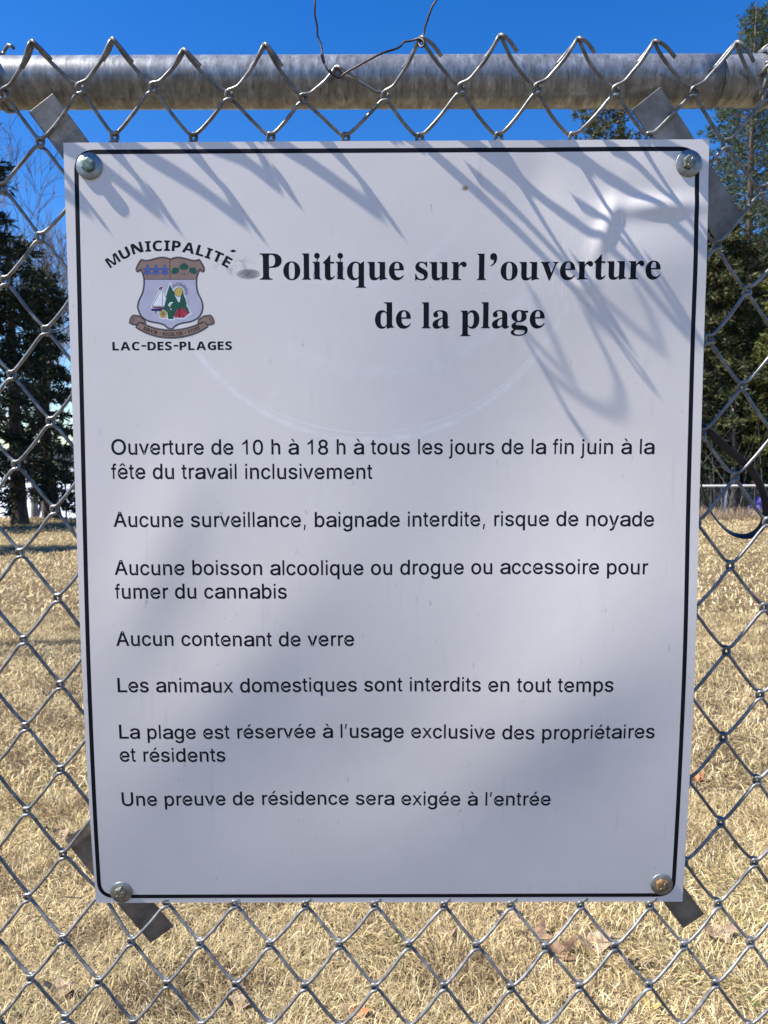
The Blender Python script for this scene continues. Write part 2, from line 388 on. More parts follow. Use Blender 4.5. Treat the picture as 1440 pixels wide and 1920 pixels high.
# broken twigs and bark crumbs among the blades
VV, FF = [], []
for k in range(420):
    y = math.sqrt(rng.uniform(.9, 49)); x = rng.uniform(-.62, .62) * y; a = rng.uniform(0, 6.28); L = rng.uniform(.02, .09); z = float(gz(x, y)) + rng.uniform(.012, .03); r_ = rng.uniform(.0010, .0024)
    dx, dy = math.cos(a) * L, math.sin(a) * L
    v_, f_ = tube_vf(np.array([[x, y, z], [x + dx * .5 - dy * .1, y + dy * .5 + dx * .1, z + .004], [x + dx, y + dy, z]]), [r_, r_ * .9, r_ * .5], 5, len(VV)); VV += v_; FF += f_
tag(link('twig_litter', mesh('twig_litter', VV, FF), simple('twig_bark', (.05, .035, .025), (.14, .10, .07), 80, .8)), 'small dark broken twigs scattered through the dry grass', 'litter', kind='stuff')

# ------------------------------------------------------------------ trees
def needles(P, D, n_per, ln, wd, colors, spread=.8, droop=0.):
    """P: spray anchor points, D: twig directions. Returns flat leaf-sized triangles."""
    m_ = len(P); P = np.repeat(P, n_per, 0); D = np.repeat(D, n_per, 0); n = len(P)
    d = D + rng.normal(0, spread, (n, 3)); d[:, 2] -= droop; d /= np.linalg.norm(d, axis=1)[:, None]
    s = np.cross(d, rng.normal(0, 1, (n, 3))); s /= np.linalg.norm(s, axis=1)[:, None] + 1e-9
    L = rng.uniform(*ln, n)[:, None]; Wd = rng.uniform(*wd, n)[:, None] * .5
    o = P + rng.normal(0, 1, (n, 3)) * ln[0] * .35
    V = np.stack([o, o + d * L * .5 + s * Wd, o + d * L, o + d * L * .5 - s * Wd], 1).reshape(-1, 3)
    b_ = np.arange(n) * 4
    loops = np.stack([b_, b_ + 1, b_ + 2, b_ + 3], 1)
    cl = np.asarray(colors)[rng.integers(0, len(colors), n)] * rng.uniform(.6, 1.3, n)[:, None]
    return V, loops, np.repeat(cl, 4, 0)
SPRUCE = [(.055, .10, .05), (.08, .12, .06), (.045, .08, .06), (.10, .11, .05)]
DARK = [(.022, .036, .022), (.035, .048, .026), (.055, .065, .035), (.014, .024, .016)]
OLIVE = [(.07, .085, .03), (.10, .105, .045), (.05, .065, .025), (.12, .11, .055)]
CEDAR = [(.12, .13, .025), (.16, .155, .04), (.08, .10, .02), (.19, .17, .06)]
PINE = [(.05, .09, .04), (.075, .105, .045), (.035, .065, .035), (.10, .11, .06)]
def conifer(name, label, x, y, h, rad, pal, trunk_r, bark, clear=.08, whorl=.34, per=6, sprays=13, n_per=6, ln=(.07, .17), wd=(.015, .035),
            droop=.25, up=.1, power=.8, group='conifers standing behind the lawn', gap=0., cat='tree', sp=.7):
    z0 = float(gz(x, y)) - .1; root = empty(name, (x, y, z0)); tag(root, label, cat, group)
    base = np.array([x, y, z0]); bend = rng.normal(0, .012 * h, 2)
    zs = np.linspace(0, 1, 14)
    tp = np.stack([base[0] + bend[0] * np.sin(zs * 3), base[1] + bend[1] * np.sin(zs * 2.5), base[2] + zs * h], 1)
    tr = trunk_r * (1 - zs) ** .75 + .012; tr[0] *= 1.9; tr[1] *= 1.05
    zs2 = np.concatenate([[0, .012, .03], zs[1:]]); tp = np.stack([np.interp(zs2, zs, tp[:, k]) for k in range(3)], 1)
    tr = trunk_r * (1 - zs2) ** .75 + .012; tr[0] *= 1.7; tr[1] *= 1.3; tr[2] *= 1.15
    tube('trunk', tp, tr, bark, root, 10)
    BV, BF = [], []; PP, DD = [], []
    z = clear * h
    while z < h * .985:
        f = (z - clear * h) / (h * (1 - clear)); Lr = rad * ((1 - f) ** power) * (.35 + .65 * min(1, f * 6 + .3)) + .12
        c0 = np.array([np.interp(z / h, zs2, tp[:, 0]), np.interp(z / h, zs2, tp[:, 1]), z0 + z])
        a0 = rng.uniform(0, 6.28)
        for k in range(per):
            if rng.random() < gap: continue
            a = a0 + 6.283 * k / per + rng.normal(0, .2); L = Lr * rng.uniform(.55, 1.3)
            tt = np.linspace(0, 1, 6); elev = up + .5 * f
            px_ = L * tt; pz_ = L * (elev * tt - droop * tt ** 2 * 1.6 + .25 * droop * tt ** 4 * 2)
            wob = rng.normal(0, .04 * L, 6).cumsum() * tt
            P = np.stack([c0[0] + np.cos(a) * px_ - np.sin(a) * wob, c0[1] + np.sin(a) * px_ + np.cos(a) * wob, c0[2] + pz_], 1)
            v_, f_ = tube_vf(P, np.linspace(max(.008, trunk_r * .12 * (1 - f) + .006), .003, 6), 3, len(BV), False); BV += v_; BF += f_
            ns = max(3, int(sprays * L / rad * 1.0 + 2)); ts = rng.uniform(.18, 1.02, ns) ** .8
            q = np.stack([np.interp(ts, tt, P[:, j]) for j in range(3)], 1)
            side = rng.choice([-1, 1], ns); reach = L * .28 * (1.05 - ts) * rng.random(ns) * side + rng.normal(0, .05, ns)
            q[:, 0] += -np.sin(a) * reach + np.cos(a) * abs(reach) * .5; q[:, 1] += np.cos(a) * reach + np.sin(a) * abs(reach) * .5
            q[:, 2] -= abs(reach) * droop * .6 + rng.uniform(0, .06, ns)
            dd = np.stack([np.cos(a) - np.sin(a) * side * .9, np.sin(a) + np.cos(a) * side * .9, np.full(ns, up * .5 + .25 - droop * .5)], 1)
            PP.append(q); DD.append(dd / np.linalg.norm(dd, axis=1)[:, None])
        z += whorl * rng.uniform(.7, 1.3) * (.55 + .45 * (1 - f))
    link('branches', mesh('branches', BV, BF), bark, root)
    V, lp, c = needles(np.vstack(PP), np.vstack(DD), n_per, ln, wd, pal, sp, droop * .5)
    link('crown', mesh_np('crown', V, lp, np.full(len(lp), 4), False, c), MAT['foliage'], root)
    return root
def copy_tree(src, x, y, s, rz, label, group='conifers standing behind the lawn'):
    r_ = src.copy(); col.objects.link(r_); r_.location = (x, y, float(gz(x, y)) - .1); r_.scale = (s, s, s); r_.rotation_euler = (0, 0, rz)
    r_['label'] = label; r_['group'] = group
    for ch in src.children:
        c = ch.copy(); col.objects.link(c); c.parent = r_
    return r_
def bare_tree(name, label, x, y, h, r0, bark, levels=5, seed=1, spread=.55, group='leafless trees around the lawn', fork=.30, twig=3, rmin=.0045):
    rr = np.random.default_rng(seed); z0 = float(gz(x, y)) - .1; root = empty(name, (x, y, z0)); tag(root, label, 'tree', group)
    LV, LF = [[], []], [[], []]
    def grow(p, d, L, r, lev):
        n = 5; P = [p]; dd = d.copy()
        for k in range(n):
            dd = dd + rr.normal(0, .10, 3) + np.array([0, 0, .05]); dd /= np.linalg.norm(dd); P.append(P[-1] + dd * L / n)
        P = np.array(P); r1 = r * .62; k_ = 0 if lev == 0 else 1
        v_, f_ = tube_vf(P, np.linspace(r, r1, n + 1), 9 if lev == 0 else (6 if lev == 1 else 3), len(LV[k_]), False); LV[k_] += v_; LF[k_] += f_
        if lev >= levels: return
        nb = 2 if lev < 1 else (3 if lev < 3 else twig)
        for j in range(nb + (lev > 0)):
            tt = 1.0 if j == 0 else rr.uniform(.35, 1.0); q = np.array([np.interp(tt, np.linspace(0, 1, n + 1), P[:, i]) for i in range(3)])
            nd = dd + rr.normal(0, spread * (.55 if j == 0 else 1), 3); nd[2] += .12; nd /= np.linalg.norm(nd)
            grow(q, nd, L * rr.uniform(.58, .82), max(rmin, r1 * (.85 if j == 0 else .55)), lev + 1)
    grow(np.array([x, y, z0]), np.array([0, 0, 1.]), h * fork, r0, 0)
    link('trunk', mesh('trunk', LV[0], LF[0]), bark, root); link('crown', mesh('crown', LV[1], LF[1]), bark, root)
    return root

def X_(px, Y): return (px - 720) / F * Y
# left: dark conifers with two trunks against the ice
conifer('conifer_tree', 'tall dark conifer with a flared grey trunk at the left edge of the lawn', X_(30, 16.4), 16.4, 6.3, 1.7, DARK, .16, MAT['bark'], clear=.13, sprays=20, n_per=9, droop=.4, gap=.25, ln=(.10, .24), wd=(.03, .06), power=.6)
conifer('conifer_tree', 'dark conifer with a straight black trunk next to the round signs on a post', X_(93, 18.2), 18.2, 6.0, 1.05, DARK, .17, MAT['dark_bark'], clear=.14, sprays=18, n_per=9, droop=.35, gap=.12, ln=(.10, .22), wd=(.025, .05))
conifer('conifer_tree', 'broad dark conifer cut off by the left edge of the picture', X_(-45, 15.2), 15.2, 9.8, 1.6, DARK, .26, MAT['dark_bark'], clear=.14, gap=.25, sprays=18, n_per=8, droop=.35, ln=(.10, .24), wd=(.03, .06))
bare_tree('bare_tree', 'leafless tree with pale sunlit twigs rising above the dark conifers', X_(72, 25), 25, 15.5, .16, MAT['pale_bark'], 6, 5, .42, fork=.34, rmin=.0075)
bare_tree('bare_tree', 'leafless tree close behind the black trunk left of the sign', X_(84, 21), 21, 11.5, .15, MAT['bark'], 6, 9, .5, fork=.34, rmin=.0065)
# right: open spruce, olive mass, yellow cedar
spr = conifer('spruce_tree', 'tall open spruce with a pale bare trunk rising past the right end of the rail', X_(1392, 21), 21, 13.35, 2.3, PINE, .10, MAT['bark'], clear=.24, whorl=.34, per=7, sprays=18, n_per=7, droop=.12, up=.22, gap=.18, ln=(.07, .18), wd=(.016, .036), power=.75)
conifer('spruce_tree', 'dense bushy spruce top showing above the rail in the upper right', X_(1392, 26), 26, 16.2, 2.3, SPRUCE, .16, MAT['bark'], clear=.42, whorl=.30, per=7, sprays=22, n_per=8, droop=.05, up=.35, ln=(.08, .2), wd=(.02, .045), power=.95)
conifer('spruce_tree', 'distant spruce whose top stands between rail and sign right of centre', X_(1122, 34), 34, 17.3, 3.4, OLIVE, .2, MAT['bark'], clear=.3, whorl=.42, sprays=18, n_per=8, droop=.1, up=.2, ln=(.12, .30), wd=(.04, .08), power=.55)
olv = conifer('conifer_tree', 'olive green bushy conifer close to the right edge of the sign', X_(1325, 20), 20, 7.9, 2.0, OLIVE, .16, MAT['bark'], clear=.16, whorl=.26, per=8, sprays=26, n_per=10, droop=.3, ln=(.10, .24), wd=(.03, .06), power=.6)
conifer('cedar_tree', 'yellow green cedar at the right edge of the picture', X_(1458, 18.6), 18.6, 6.2, 1.1, CEDAR, .11, MAT['bark'], clear=.12, whorl=.2, per=7, sprays=20, n_per=9, droop=.28, ln=(.06, .15), wd=(.02, .04))
conifer('conifer_tree', 'dark green conifer in the shade behind the olive one', X_(1375, 23.5), 23.5, 7.0, 2.2, DARK, .16, MAT['dark_bark'], clear=.1, whorl=.26, per=7, sprays=18, n_per=8, droop=.3, ln=(.1, .22), wd=(.025, .05))
# more of the wood, hidden behind the sign from here
hid = [(1000, 30, 1.0, 'spruce in the wood straight behind the sign, right of its middle'), (880, 36, .9, 'spruce in the wood straight behind the sign, near its middle'),
       (1220, 31, .85, 'spruce standing between the distant spruce top and the olive conifer'), (1500, 25, .9, 'spruce in the wood just outside the right edge')]
for k, (px, Y_, s, lb) in enumerate(hid): copy_tree(olv if k % 2 else spr, X_(px, Y_), Y_, s, 1.3 * k + .7, lb)
copy_tree(olv, X_(1420, 27), 27, 1.15, 2.2, 'olive conifer in the second row behind the open spruce')
copy_tree(olv, X_(1290, 26), 26, .95, 4.1, 'olive conifer in the second row hidden by the right edge of the sign')
# two leafless trees at the left, outside the picture: their shade lies in bands over the lawn
bare_tree('bare_tree', 'tall leafless maple left of the picture shading the lawn in bands', -8.6, 3.2, 12.5, .2, MAT['bark'], 5, 21, .5, fork=.3)
conifer('conifer_tree', 'slim conifer left of the picture, farther out along the lawn', -11.5, 10.5, 9.5, 1.5, SPRUCE, .16, MAT['bark'], sprays=12, n_per=6, ln=(.1, .24), wd=(.03, .06))

# ------------------------------------------------------------------ undergrowth behind the far fence
VV, FF = [], []
for k in range(900):
    Y_ = rng.uniform(17.6, 21); x = rng.uniform(2.5, 15.5); h = rng.uniform(.4, 2.3); d = rng.normal(0, .18, 2)
    P = np.array([[x, Y_, -.05], [x + d[0] * h * .5, Y_ + d[1] * h * .5, h * .55], [x + d[0] * h * 1.3, Y_ + d[1] * h, h]])
    v_, f_ = tube_vf(P, [.012, .007, .003], 3, len(VV), False); VV += v_; FF += f_
tag(link('undergrowth', mesh('undergrowth', VV, FF), simple('grey_stems', (.10, .085, .075), (.26, .23, .20), 5, .9)), 'thin grey leafless saplings and stems crowding behind the far fence', 'undergrowth', kind='stuff')
n = 16000; P = np.stack([rng.uniform(2.5, 15.5, n), 18.2 + rng.uniform(0, 6, n), rng.uniform(0, 1.0, n) ** 1.2 * 3.0], 1)
V, lp, c = needles(P, np.tile([0, 0, .4], (n, 1)), 4, (.10, .22), (.03, .06), DARK + OLIVE[:1], .8)
tag(link('low_brush', mesh_np('low_brush', V, lp, np.full(len(lp), 4), False, c), MAT['foliage']), 'dark low evergreen brush under the trees at the right', 'brush', kind='stuff')
n = 9000; P = np.stack([rng.uniform(2.5, 15.5, n), rng.uniform(16.6, 18.4, n), rng.uniform(0, .1, n)], 1)
V, lp, c = needles(P, np.tile([0, 0, 1.5], (n, 1)), 2, (.08, .26), (.006, .012), [(.42, .32, .22), (.5, .4, .27), (.3, .2, .14)], .5)
tag(link('tall_dry_grass', mesh_np('tall_dry_grass', V, lp, np.full(len(lp), 4), False, c), MAT['blades']), 'reddish tan tall dry grass along the foot of the far fence', 'grass', kind='stuff')
for k, (px, Y_, r_, hh_, lb) in enumerate([(1366, 18.6, .055, 2.6, 'pale slender trunk just behind the far fence post'), (1392, 19.3, .07, 3.5, 'grey slender trunk behind the far fence, second from its post'), (1412, 20.5, .09, 4.5, 'reddish trunk behind the far fence near the right edge')]):
    x = X_(px, Y_); o = empty('slender_tree', (x, Y_, 0)); tag(o, lb, 'tree', 'slender trunks behind the far fence')
    zs = np.linspace(-.1, hh_, 8); tube('trunk', np.stack([x + .05 * np.sin(zs * 1.3 + k), np.full(8, Y_), zs], 1), np.linspace(r_ * 1.2, r_ * .5, 8), [MAT['pale_bark'], MAT['pale_bark'], MAT['bark']][k], o, 8)
    VV, FF = [], []
    for j in range(14):
        z = rng.uniform(.9, hh_); a = rng.uniform(0, 6.28); L = rng.uniform(.4, 1.1)
        v_, f_ = tube_vf(np.array([[x, Y_, z], [x + L * .5 * math.cos(a), Y_ + L * .5 * math.sin(a), z + L * .35], [x + L * math.cos(a), Y_ + L * math.sin(a), z + L * .9]]), [.014, .008, .003], 3, len(VV), False); VV += v_; FF += f_
    link('branches', mesh('branches', VV, FF), MAT['pale_bark'], o)

# ------------------------------------------------------------------ far chain-link fence
FY = 17.0; fx0, fx1 = 1.5, 16.5
_, ftop = at_dist(1380, 911, FY); _, fbot = at_dist(1380, 978, FY)
ff = empty('far_fence', (fx0, FY, 0)); tag(ff, 'low galvanised chain-link fence across the far right end of the lawn', 'fence')
MAT['far_rail'] = simple('pale_galvanised', (.55, .56, .56), (.68, .69, .69), 8, .5, .3)
tube('top_rail', [(fx0, FY, ftop), (fx1, FY, ftop)], .026, MAT['far_rail'], ff, 8)
for xx in (X_(1356, FY) - 3 * 1.9, X_(1356, FY) - 1.9 * 1.5, X_(1356, FY), X_(1356, FY) + 2.6, X_(1356, FY) + 5.2):
    tube('post', [(xx - .02, FY + .03, -.05), (xx + .03, FY + .03, ftop + .02)], .03, MAT['far_rail'], ff, 8)
tube('brace_rod', [(X_(1348, FY), FY + .02, .95 * ftop), (X_(1351, FY), FY + .02, .0)], .011, MAT['far_rail'], ff, 6)
VV, FF = [], []
p_ = .055; k = fx0 - 1.2
while k < fx1:
    for s_, dy in ((1, -.004), (-1, .004)):
        xa, xb = (k, k + ftop * 1.0) if s_ == 1 else (k + ftop * 1.0, k)
        if min(xa, xb) >= fx0 and max(xa, xb) <= fx1:
            b0 = len(VV); o_ = .0022
            VV += [(xa - o_, FY + dy, .02), (xa + o_, FY + dy, .02), (xb + o_, FY + dy, ftop), (xb - o_, FY + dy, ftop), (xa, FY + dy + .004, .02), (xb, FY + dy + .004, ftop)]
            FF += [(b0, b0 + 1, b0 + 2, b0 + 3), (b0 + 1, b0 + 4, b0 + 5, b0 + 2), (b0 + 4, b0, b0 + 3, b0 + 5)]
    k += p_
o = link('mesh_wires', mesh('mesh_wires', VV, FF, False), MAT['wire'], ff); o['kind'] = 'stuff'

# blue tarps behind the far fence
def crumple(name, cx, cy, cz, sx, sy, sz, mat, label, seed):
    rr = np.random.default_rng(seed); bm = bmesh.new(); bmesh.ops.create_icosphere(bm, subdivisions=4, radius=1)
    ph = rr.uniform(0, 6, 6)
    for v in bm.verts:
        q = v.co; k_ = 1 + .22 * math.sin(5 * q.x + ph[0]) * math.sin(6 * q.y + ph[1]) + .14 * math.sin(13 * q.z + ph[2] + 5 * q.x) + .08 * math.sin(23 * q.x + ph[3])
        v.co = Vector((q.x * sx * k_, q.y * sy * k_, max(-.98 * sz, q.z * sz * k_)))
    me = bpy.data.meshes.new(name); bm.to_mesh(me); bm.free(); me.polygons.foreach_set('use_smooth', [True] * len(me.polygons)); me.materials.append(mat)
    o = bpy.data.objects.new(name, me); o.location = (cx, cy, cz); col.objects.link(o); tag(o, label, 'tarp', 'blue tarps behind the far fence'); return o
tb = simple('violet_blue_tarp', (.03, .025, .22), (.07, .06, .38), 5, .45, 0, .3, bd=.02); tc_ = simple('sky_blue_tarp', (.02, .14, .34), (.05, .30, .52), 5, .45, 0, .3, bd=.02)
crumple('tarp', X_(1428, 17.9), 17.9, .22, .28, .25, .28, tb, 'violet blue tarp heap behind the far fence at the right edge', 3)
crumple('tarp', X_(1345, 19.5), 19.5, 1.00, .13, .12, .38, tc_, 'bright blue tarp hanging among the stems above the far rail', 5)
crumple('tarp', X_(1326, 19.8), 19.8, 1.00, .10, .12, .20, tc_, 'small dark blue tarp scrap closest to the sign above the far rail', 8)

# round signs on a post by the shore
rx, _ = at_dist(122, 900, 18.6); o = empty('sign_post', (rx, 18.6, 0)); tag(o, 'thin post with two round sign backs one above the other against the frozen lake', 'sign post')
gm = simple('grey_sign_back', (.10, .09, .10), (.15, .13, .15), 6, .5, .3)
tube('pole', [(rx, 18.6, -.3), (rx, 18.6, at_dist(122, 868, 18.6)[1])], .022, gm, o, 8)
for py in (874, 896):
    z = at_dist(122, py, 18.6)[1]; tube('disc', [(rx, 18.56, z), (rx, 18.575, z)], .115, gm, o, 24)

# ------------------------------------------------------------------ near chain-link fence
def bump_g(u, v, cu, cv, su, sv, rot=0.0):
    c, s = math.cos(rot), math.sin(rot); du, dv = u - cu, v - cv
    a = (du * c + dv * s) / su; b_ = (-du * s + dv * c) / sv
    return np.exp(-(a * a + b_ * b_))
_, V_TOP = on_plane(720, 264)
DENTS = [(*on_plane(px, py), a_, su, sv, ro) for px, py, a_, su, sv, ro in ((1210, 480, .0032, .07, .05, 0.0), (1225, 388, .0026, .042, .0095, .04), (1136, 425, .0026, .0085, .026, -.30), (1098, 532, .0009, .011, .009, 0.0), (1010, 330, -.0010, .02, .03, 0.3), (1200, 320, .0010, .05, .02, -.3))]
def sheet_h(u, v):
    """how far the thin sign sheet bows towards the viewer (metres)"""
    u = np.asarray(u, float); v = np.asarray(v, float); q = np.clip((-.03 - v) / .36, 0, 1)
    h = -.017 * q ** 2
    h = h + .0030 * bump_g(u, v, -.02, .05, .20, .16)
    h = h - .0085 * bump_g(u, v, .12, .08, .12, .15, .5)
    h = h + .0042 * bump_g(u, v, .17, -.17, .13, .075, .75)
    h = h + .0020 * bump_g(u, v, -.15, -.13, .05, .16, -.7)
    h = h - .0016 * bump_g(u, v, -.05, -.24, .13, .07, .4)
    h = h + .0018 * bump_g(u, v, -.23, -.02, .035, .10, -.4)
    for (px, py, a_, su, sv, ro) in DENTS: h = h + a_ * bump_g(u, v, px, py, su, sv, ro)   # the pressed crease, upper right
    return h
_mx = [(i - 9.3) * .0366 for i in (-2, 0, 2, 4, 6, 8, 10, 12, 14, 16, 18, 20)]
def fence_m(u): return float(np.interp(u, _mx, [.7, .8, .9, .75, .95, .45, 1.45, 1.55, 1.2, .8, .35, .4]))
def fence_w(v, u=-.2):
    """depth of the mesh: behind the sign, then leaning forward above the sign's top edge"""
    k = (v - (V_TOP + .002)) / .09
    if k > 0: return -.0055 + .033 * k ** (1.6 if k > 0 else 1) * fence_m(u)
    return -.0052 - .0068 * min(1.0, -k * 1.6) * float(np.clip((v + .40) / .20, 0, 1)) - .017 * float(np.clip((-.03 - v) / .36, 0, 1)) ** 2 + .022 * float(np.clip((-.380 - v) / .085, 0, 1))
def mesh_uv(px, py):
    u, v = on_plane(px, py, 0)
    for _ in range(4): u, v = on_plane(px, py, fence_w(v, u))
    return u, v
NODES = {  # (column, row): pixel of every crossing that shows in the photograph
 (0,0):(62,84),(2,0):(212,80),(4,0):(345,100),(6,0):(497,90),(8,0):(632,132),(10,0):(790,78),(12,0):(938,74),(14,0):(1084,79),(16,0):(1227,84),(18,0):(1380,86),(20,0):(1500,100),
 (1,1):(150,168),(3,1):(287,166),(5,1):(430,180),(7,1):(568,187),(9,1):(723,182),(11,1):(864,168),(13,1):(1007,168),(15,1):(1154,172),(17,1):(1301,174),(19,1):(1438,182),(-1,1):(8,178),
 (0,2):(76,268),(2,2):(215,258),(4,2):(363,259),(6,2):(508,258),(8,2):(648,259),(10,2):(787,260),(12,2):(935,258),(14,2):(1074,258),(16,2):(1217,258),(18,2):(1362,270),
 (19,3):(1427,356),(18,4):(1344,460),(19,5):(1401,545),(18,6):(1329,636),(19,7):(1391,724),(18,8):(1316,812),(19,9):(1378,893),(18,10):(1307,980),(20,10):(1438,978),
 (19,11):(1369,1060),(20,12):(1432,1138),(19,13):(1362,1220),(20,14):(1425,1302),(19,15):(1356,1382),(20,16):(1419,1462),(19,17):(1351,1541),(20,18):(1414,1616),(19,19):(1346,1694),
 (0,4):(76,445),(-1,3):(4,352),(-1,5):(10,527),(0,6):(86,620),(-1,7):(22,704),(0,8):(95,791),(-1,9):(30,872),(0,10):(102,956),(-1,11):(38,1037),(0,12):(108,1121),
 (-1,13):(44,1200),(0,14):(113,1284),(-1,15):(48,1362),(0,16):(114,1442),(-1,17):(50,1520),(0,18):(118,1602),(-1,19):(52,1682),
 (0,20):(118,1760),(-1,21):(57,1834),(0,22):(122,1908),(1,21):(185,1840),(2,20):(246,1764),(4,20):(375,1768),(6,20):(505,1770),(8,20):(636,1770),(10,20):(766,1771),(12,20):(893,1772),
 (14,20):(1022,1775),(16,20):(1152,1773),(18,20):(1282,1771),(20,20):(1407,1766),(3,21):(313,1843),(5,21):(442,1845),(7,21):(571,1848),(9,21):(702,1849),(11,21):(832,1848),
 (13,21):(957,1850),(15,21):(1086,1848),(17,21):(1216,1846),(19,21):(1341,1842),(3,19):(312,1692),(5,19):(440,1694),(7,19):(572,1696),(9,19):(702,1696),(11,19):(832,1697),(13,19):(957,1696),(15,19):(1088,1696),(17,19):(1218,1696)}
ks = np.array(list(NODES)); uvk = np.array([mesh_uv(*NODES[tuple(k)]) for k in ks])
A_ = np.c_[ks, np.ones(len(ks))]; fit, *_r = np.linalg.lstsq(A_, uvk, rcond=None); res = uvk - A_ @ fit
def node(i, j):
    if (i, j) in NODES: return uvk[np.flatnonzero((ks[:, 0] == i) & (ks[:, 1] == j))[0]]
    d2 = ((ks - [i, j]) ** 2 * [1, .6]).sum(1); wt = 1 / (d2 + .3) ** 2; q = (wt[:, None] * res).sum(0) / wt.sum()
    return np.array([i, j, 1]) @ fit + q
JMAX = 40; WR = .00175; AD = .0021; EX = .0021
_z = W(0, node(8, JMAX)[1])[2]
fence = empty('chain_link_fence', (0, W(0, -1.6)[1], 0)); tag(fence, 'galvanised chain-link fence with a round top rail carrying the white sign', 'fence')
for i in range(-5, 25):
    rr = np.random.default_rng(100 + i); P = []
    js = list(range(0, JMAX + 1))
    def ext(j):
        """node of wire i in row j, and -1 / +1 for left / right extreme"""
        return ((i, j), -1) if (i + j) % 2 == 0 else ((i + 1, j), +1)
    (k0, s0) = ext(0); n0 = node(*k0); (k1, s1) = ext(1); n1 = node(*k1)
    # hooked end at the top: a short stub bent back over the neighbour
    wt = fence_w(n0[1], n0[0]); side = -s0            # s0=-1: the wire falls to the right, the stub to the left
    front = -1 if side == 1 else 1
    sl = rr.uniform(.017, .024); dn = (node(k0[0] - side, 1) - n0); dn /= np.linalg.norm(dn)
    wstub = .0050 if side < 0 else -.0050
    ofs = (.0032 if i > 7 else .0008) if side < 0 else .0010; ox = -side * ofs * .8; oy = ofs * .6
    fl = rr.uniform(-.0006, .0006) + ox
    P.append((n0[0] + dn[0] * sl * 1.0 + fl, n0[1] + dn[1] * sl + .0010 + oy, fence_w(n0[1] + dn[1] * sl, n0[0]) + wstub))
    P.append((n0[0] + dn[0] * sl * .5 + fl, n0[1] + dn[1] * sl * .5 + .0018 + oy, fence_w(n0[1] - sl * .4, n0[0]) + wstub * 1.05))
    P.append((n0[0] + dn[0] * .0035, n0[1] + .0006, wt + wstub * .8))
    P.append((n0[0] - dn[0] * .0010, n0[1] + .0030, wt + wstub * .1))
    P.append((n0[0] - dn[0] * .0048, n0[1] - .0022, wt + (AD if s0 > 0 else -AD) * .9))
    prev = n0
    for j in js[1:]:
        (k, s) = ext(j); nd = node(*k); up_front = AD if s < 0 else -AD    # segment above: '/' lies in front, '\\' behind
        segv = nd - prev; perp = np.array([-segv[1], segv[0]]); perp /= np.linalg.norm(perp); bow = rr.normal(0, .0006) + (.0011 if s < 0 else -.0006)
        for t_ in (.115, .5, .885) if j > 1 else (.35, .62, .80):
            q = prev + segv * t_ + perp * bow * math.sin(math.pi * t_)
            P.append((q[0], q[1], fence_w(q[1], q[0]) + up_front))
        for dv_, dw_ in ((.0034, .72), (-.0034, -.72)): P.append((nd[0] + s * EX, nd[1] + dv_, fence_w(nd[1], nd[0]) + up_front * dw_))
        prev = nd
    C_ = catmull(P, 3)
    tube('wire', Wn(C_), WR, MAT['wire'], fence, 8)

# rail with a swaged joint
_, vr = on_plane(720, 155, -.026); wr = -.030
u0, vL = on_plane(100, 156, wr); u1, vR = on_plane(1300, 153, wr)
def rail_pt(u): return W(u, vL + (vR - vL) * (u - u0) / (u1 - u0), wr)
uj, _ = on_plane(1341, 150, wr)
us = np.array([-2.6, -1.2, -.5, 0, uj - .03, uj]); tube('top_rail', [rail_pt(u) for u in us], [.0236] * 6, MAT['rail'], fence, 40)
us = np.array([uj + .0005, uj + .003, uj + .012, uj + .02, uj + .028, 2.0, 2.6]); tube('top_rail', [rail_pt(u) for u in us], [.0215, .0222, .0226, .0230, .0235, .0235, .0235], MAT['rail'], fence, 40)
for up_ in (-2.1, 1.05):
    q = rail_pt(up_)
    P = [np.array([q[0], q[1] - AX_V[1] * 0 + .03, -.02]), np.array([q[0], q[1] + .03, q[2] + .035])]
    P[0] = P[1] - np.array(AX_V) * (P[1][2] + .05) / AX_V[2]
    tube('post', P, .03, MAT['rail'], fence, 24)
# tie wires round rail and mesh
def tie(px, py, name='tie_wire'):
    u, _ = on_plane(px, py, wr); P = []
    v_ = vL + (vR - vL) * (u - u0) / (u1 - u0)
    for k in range(40):
        a = k / 39 * 2 * math.pi * 1.45 - 1.2; r_ = .0262 + .0012 * math.sin(k)
        P.append((u + .004 * math.sin(a * .5) + k * .00022, v_ + r_ * math.sin(a), wr + r_ * math.cos(a) + .0035 * (math.cos(a) > .6)))
    P.append((P[-1][0] + .009, P[-1][1] + .006, P[-1][2] + .006)); P.append((P[-1][0] + .006, P[-1][1] - .004, P[-1][2] + .002))
    tube(name, Wn(catmull(P, 2)), .0017, MAT['wire'], fence, 8)
    H_ = [(u + .006 * math.cos(a) + .002, v_ - .004 + .004 * math.sin(a * 1.3) + a * .0011, wr + .031 + .004 * math.sin(a)) for a in np.linspace(0, 9, 26)]
    tube(name, Wn(H_), .0019, MAT['wire'], fence, 8)
tie(1412, 140); tie(-4, 175)

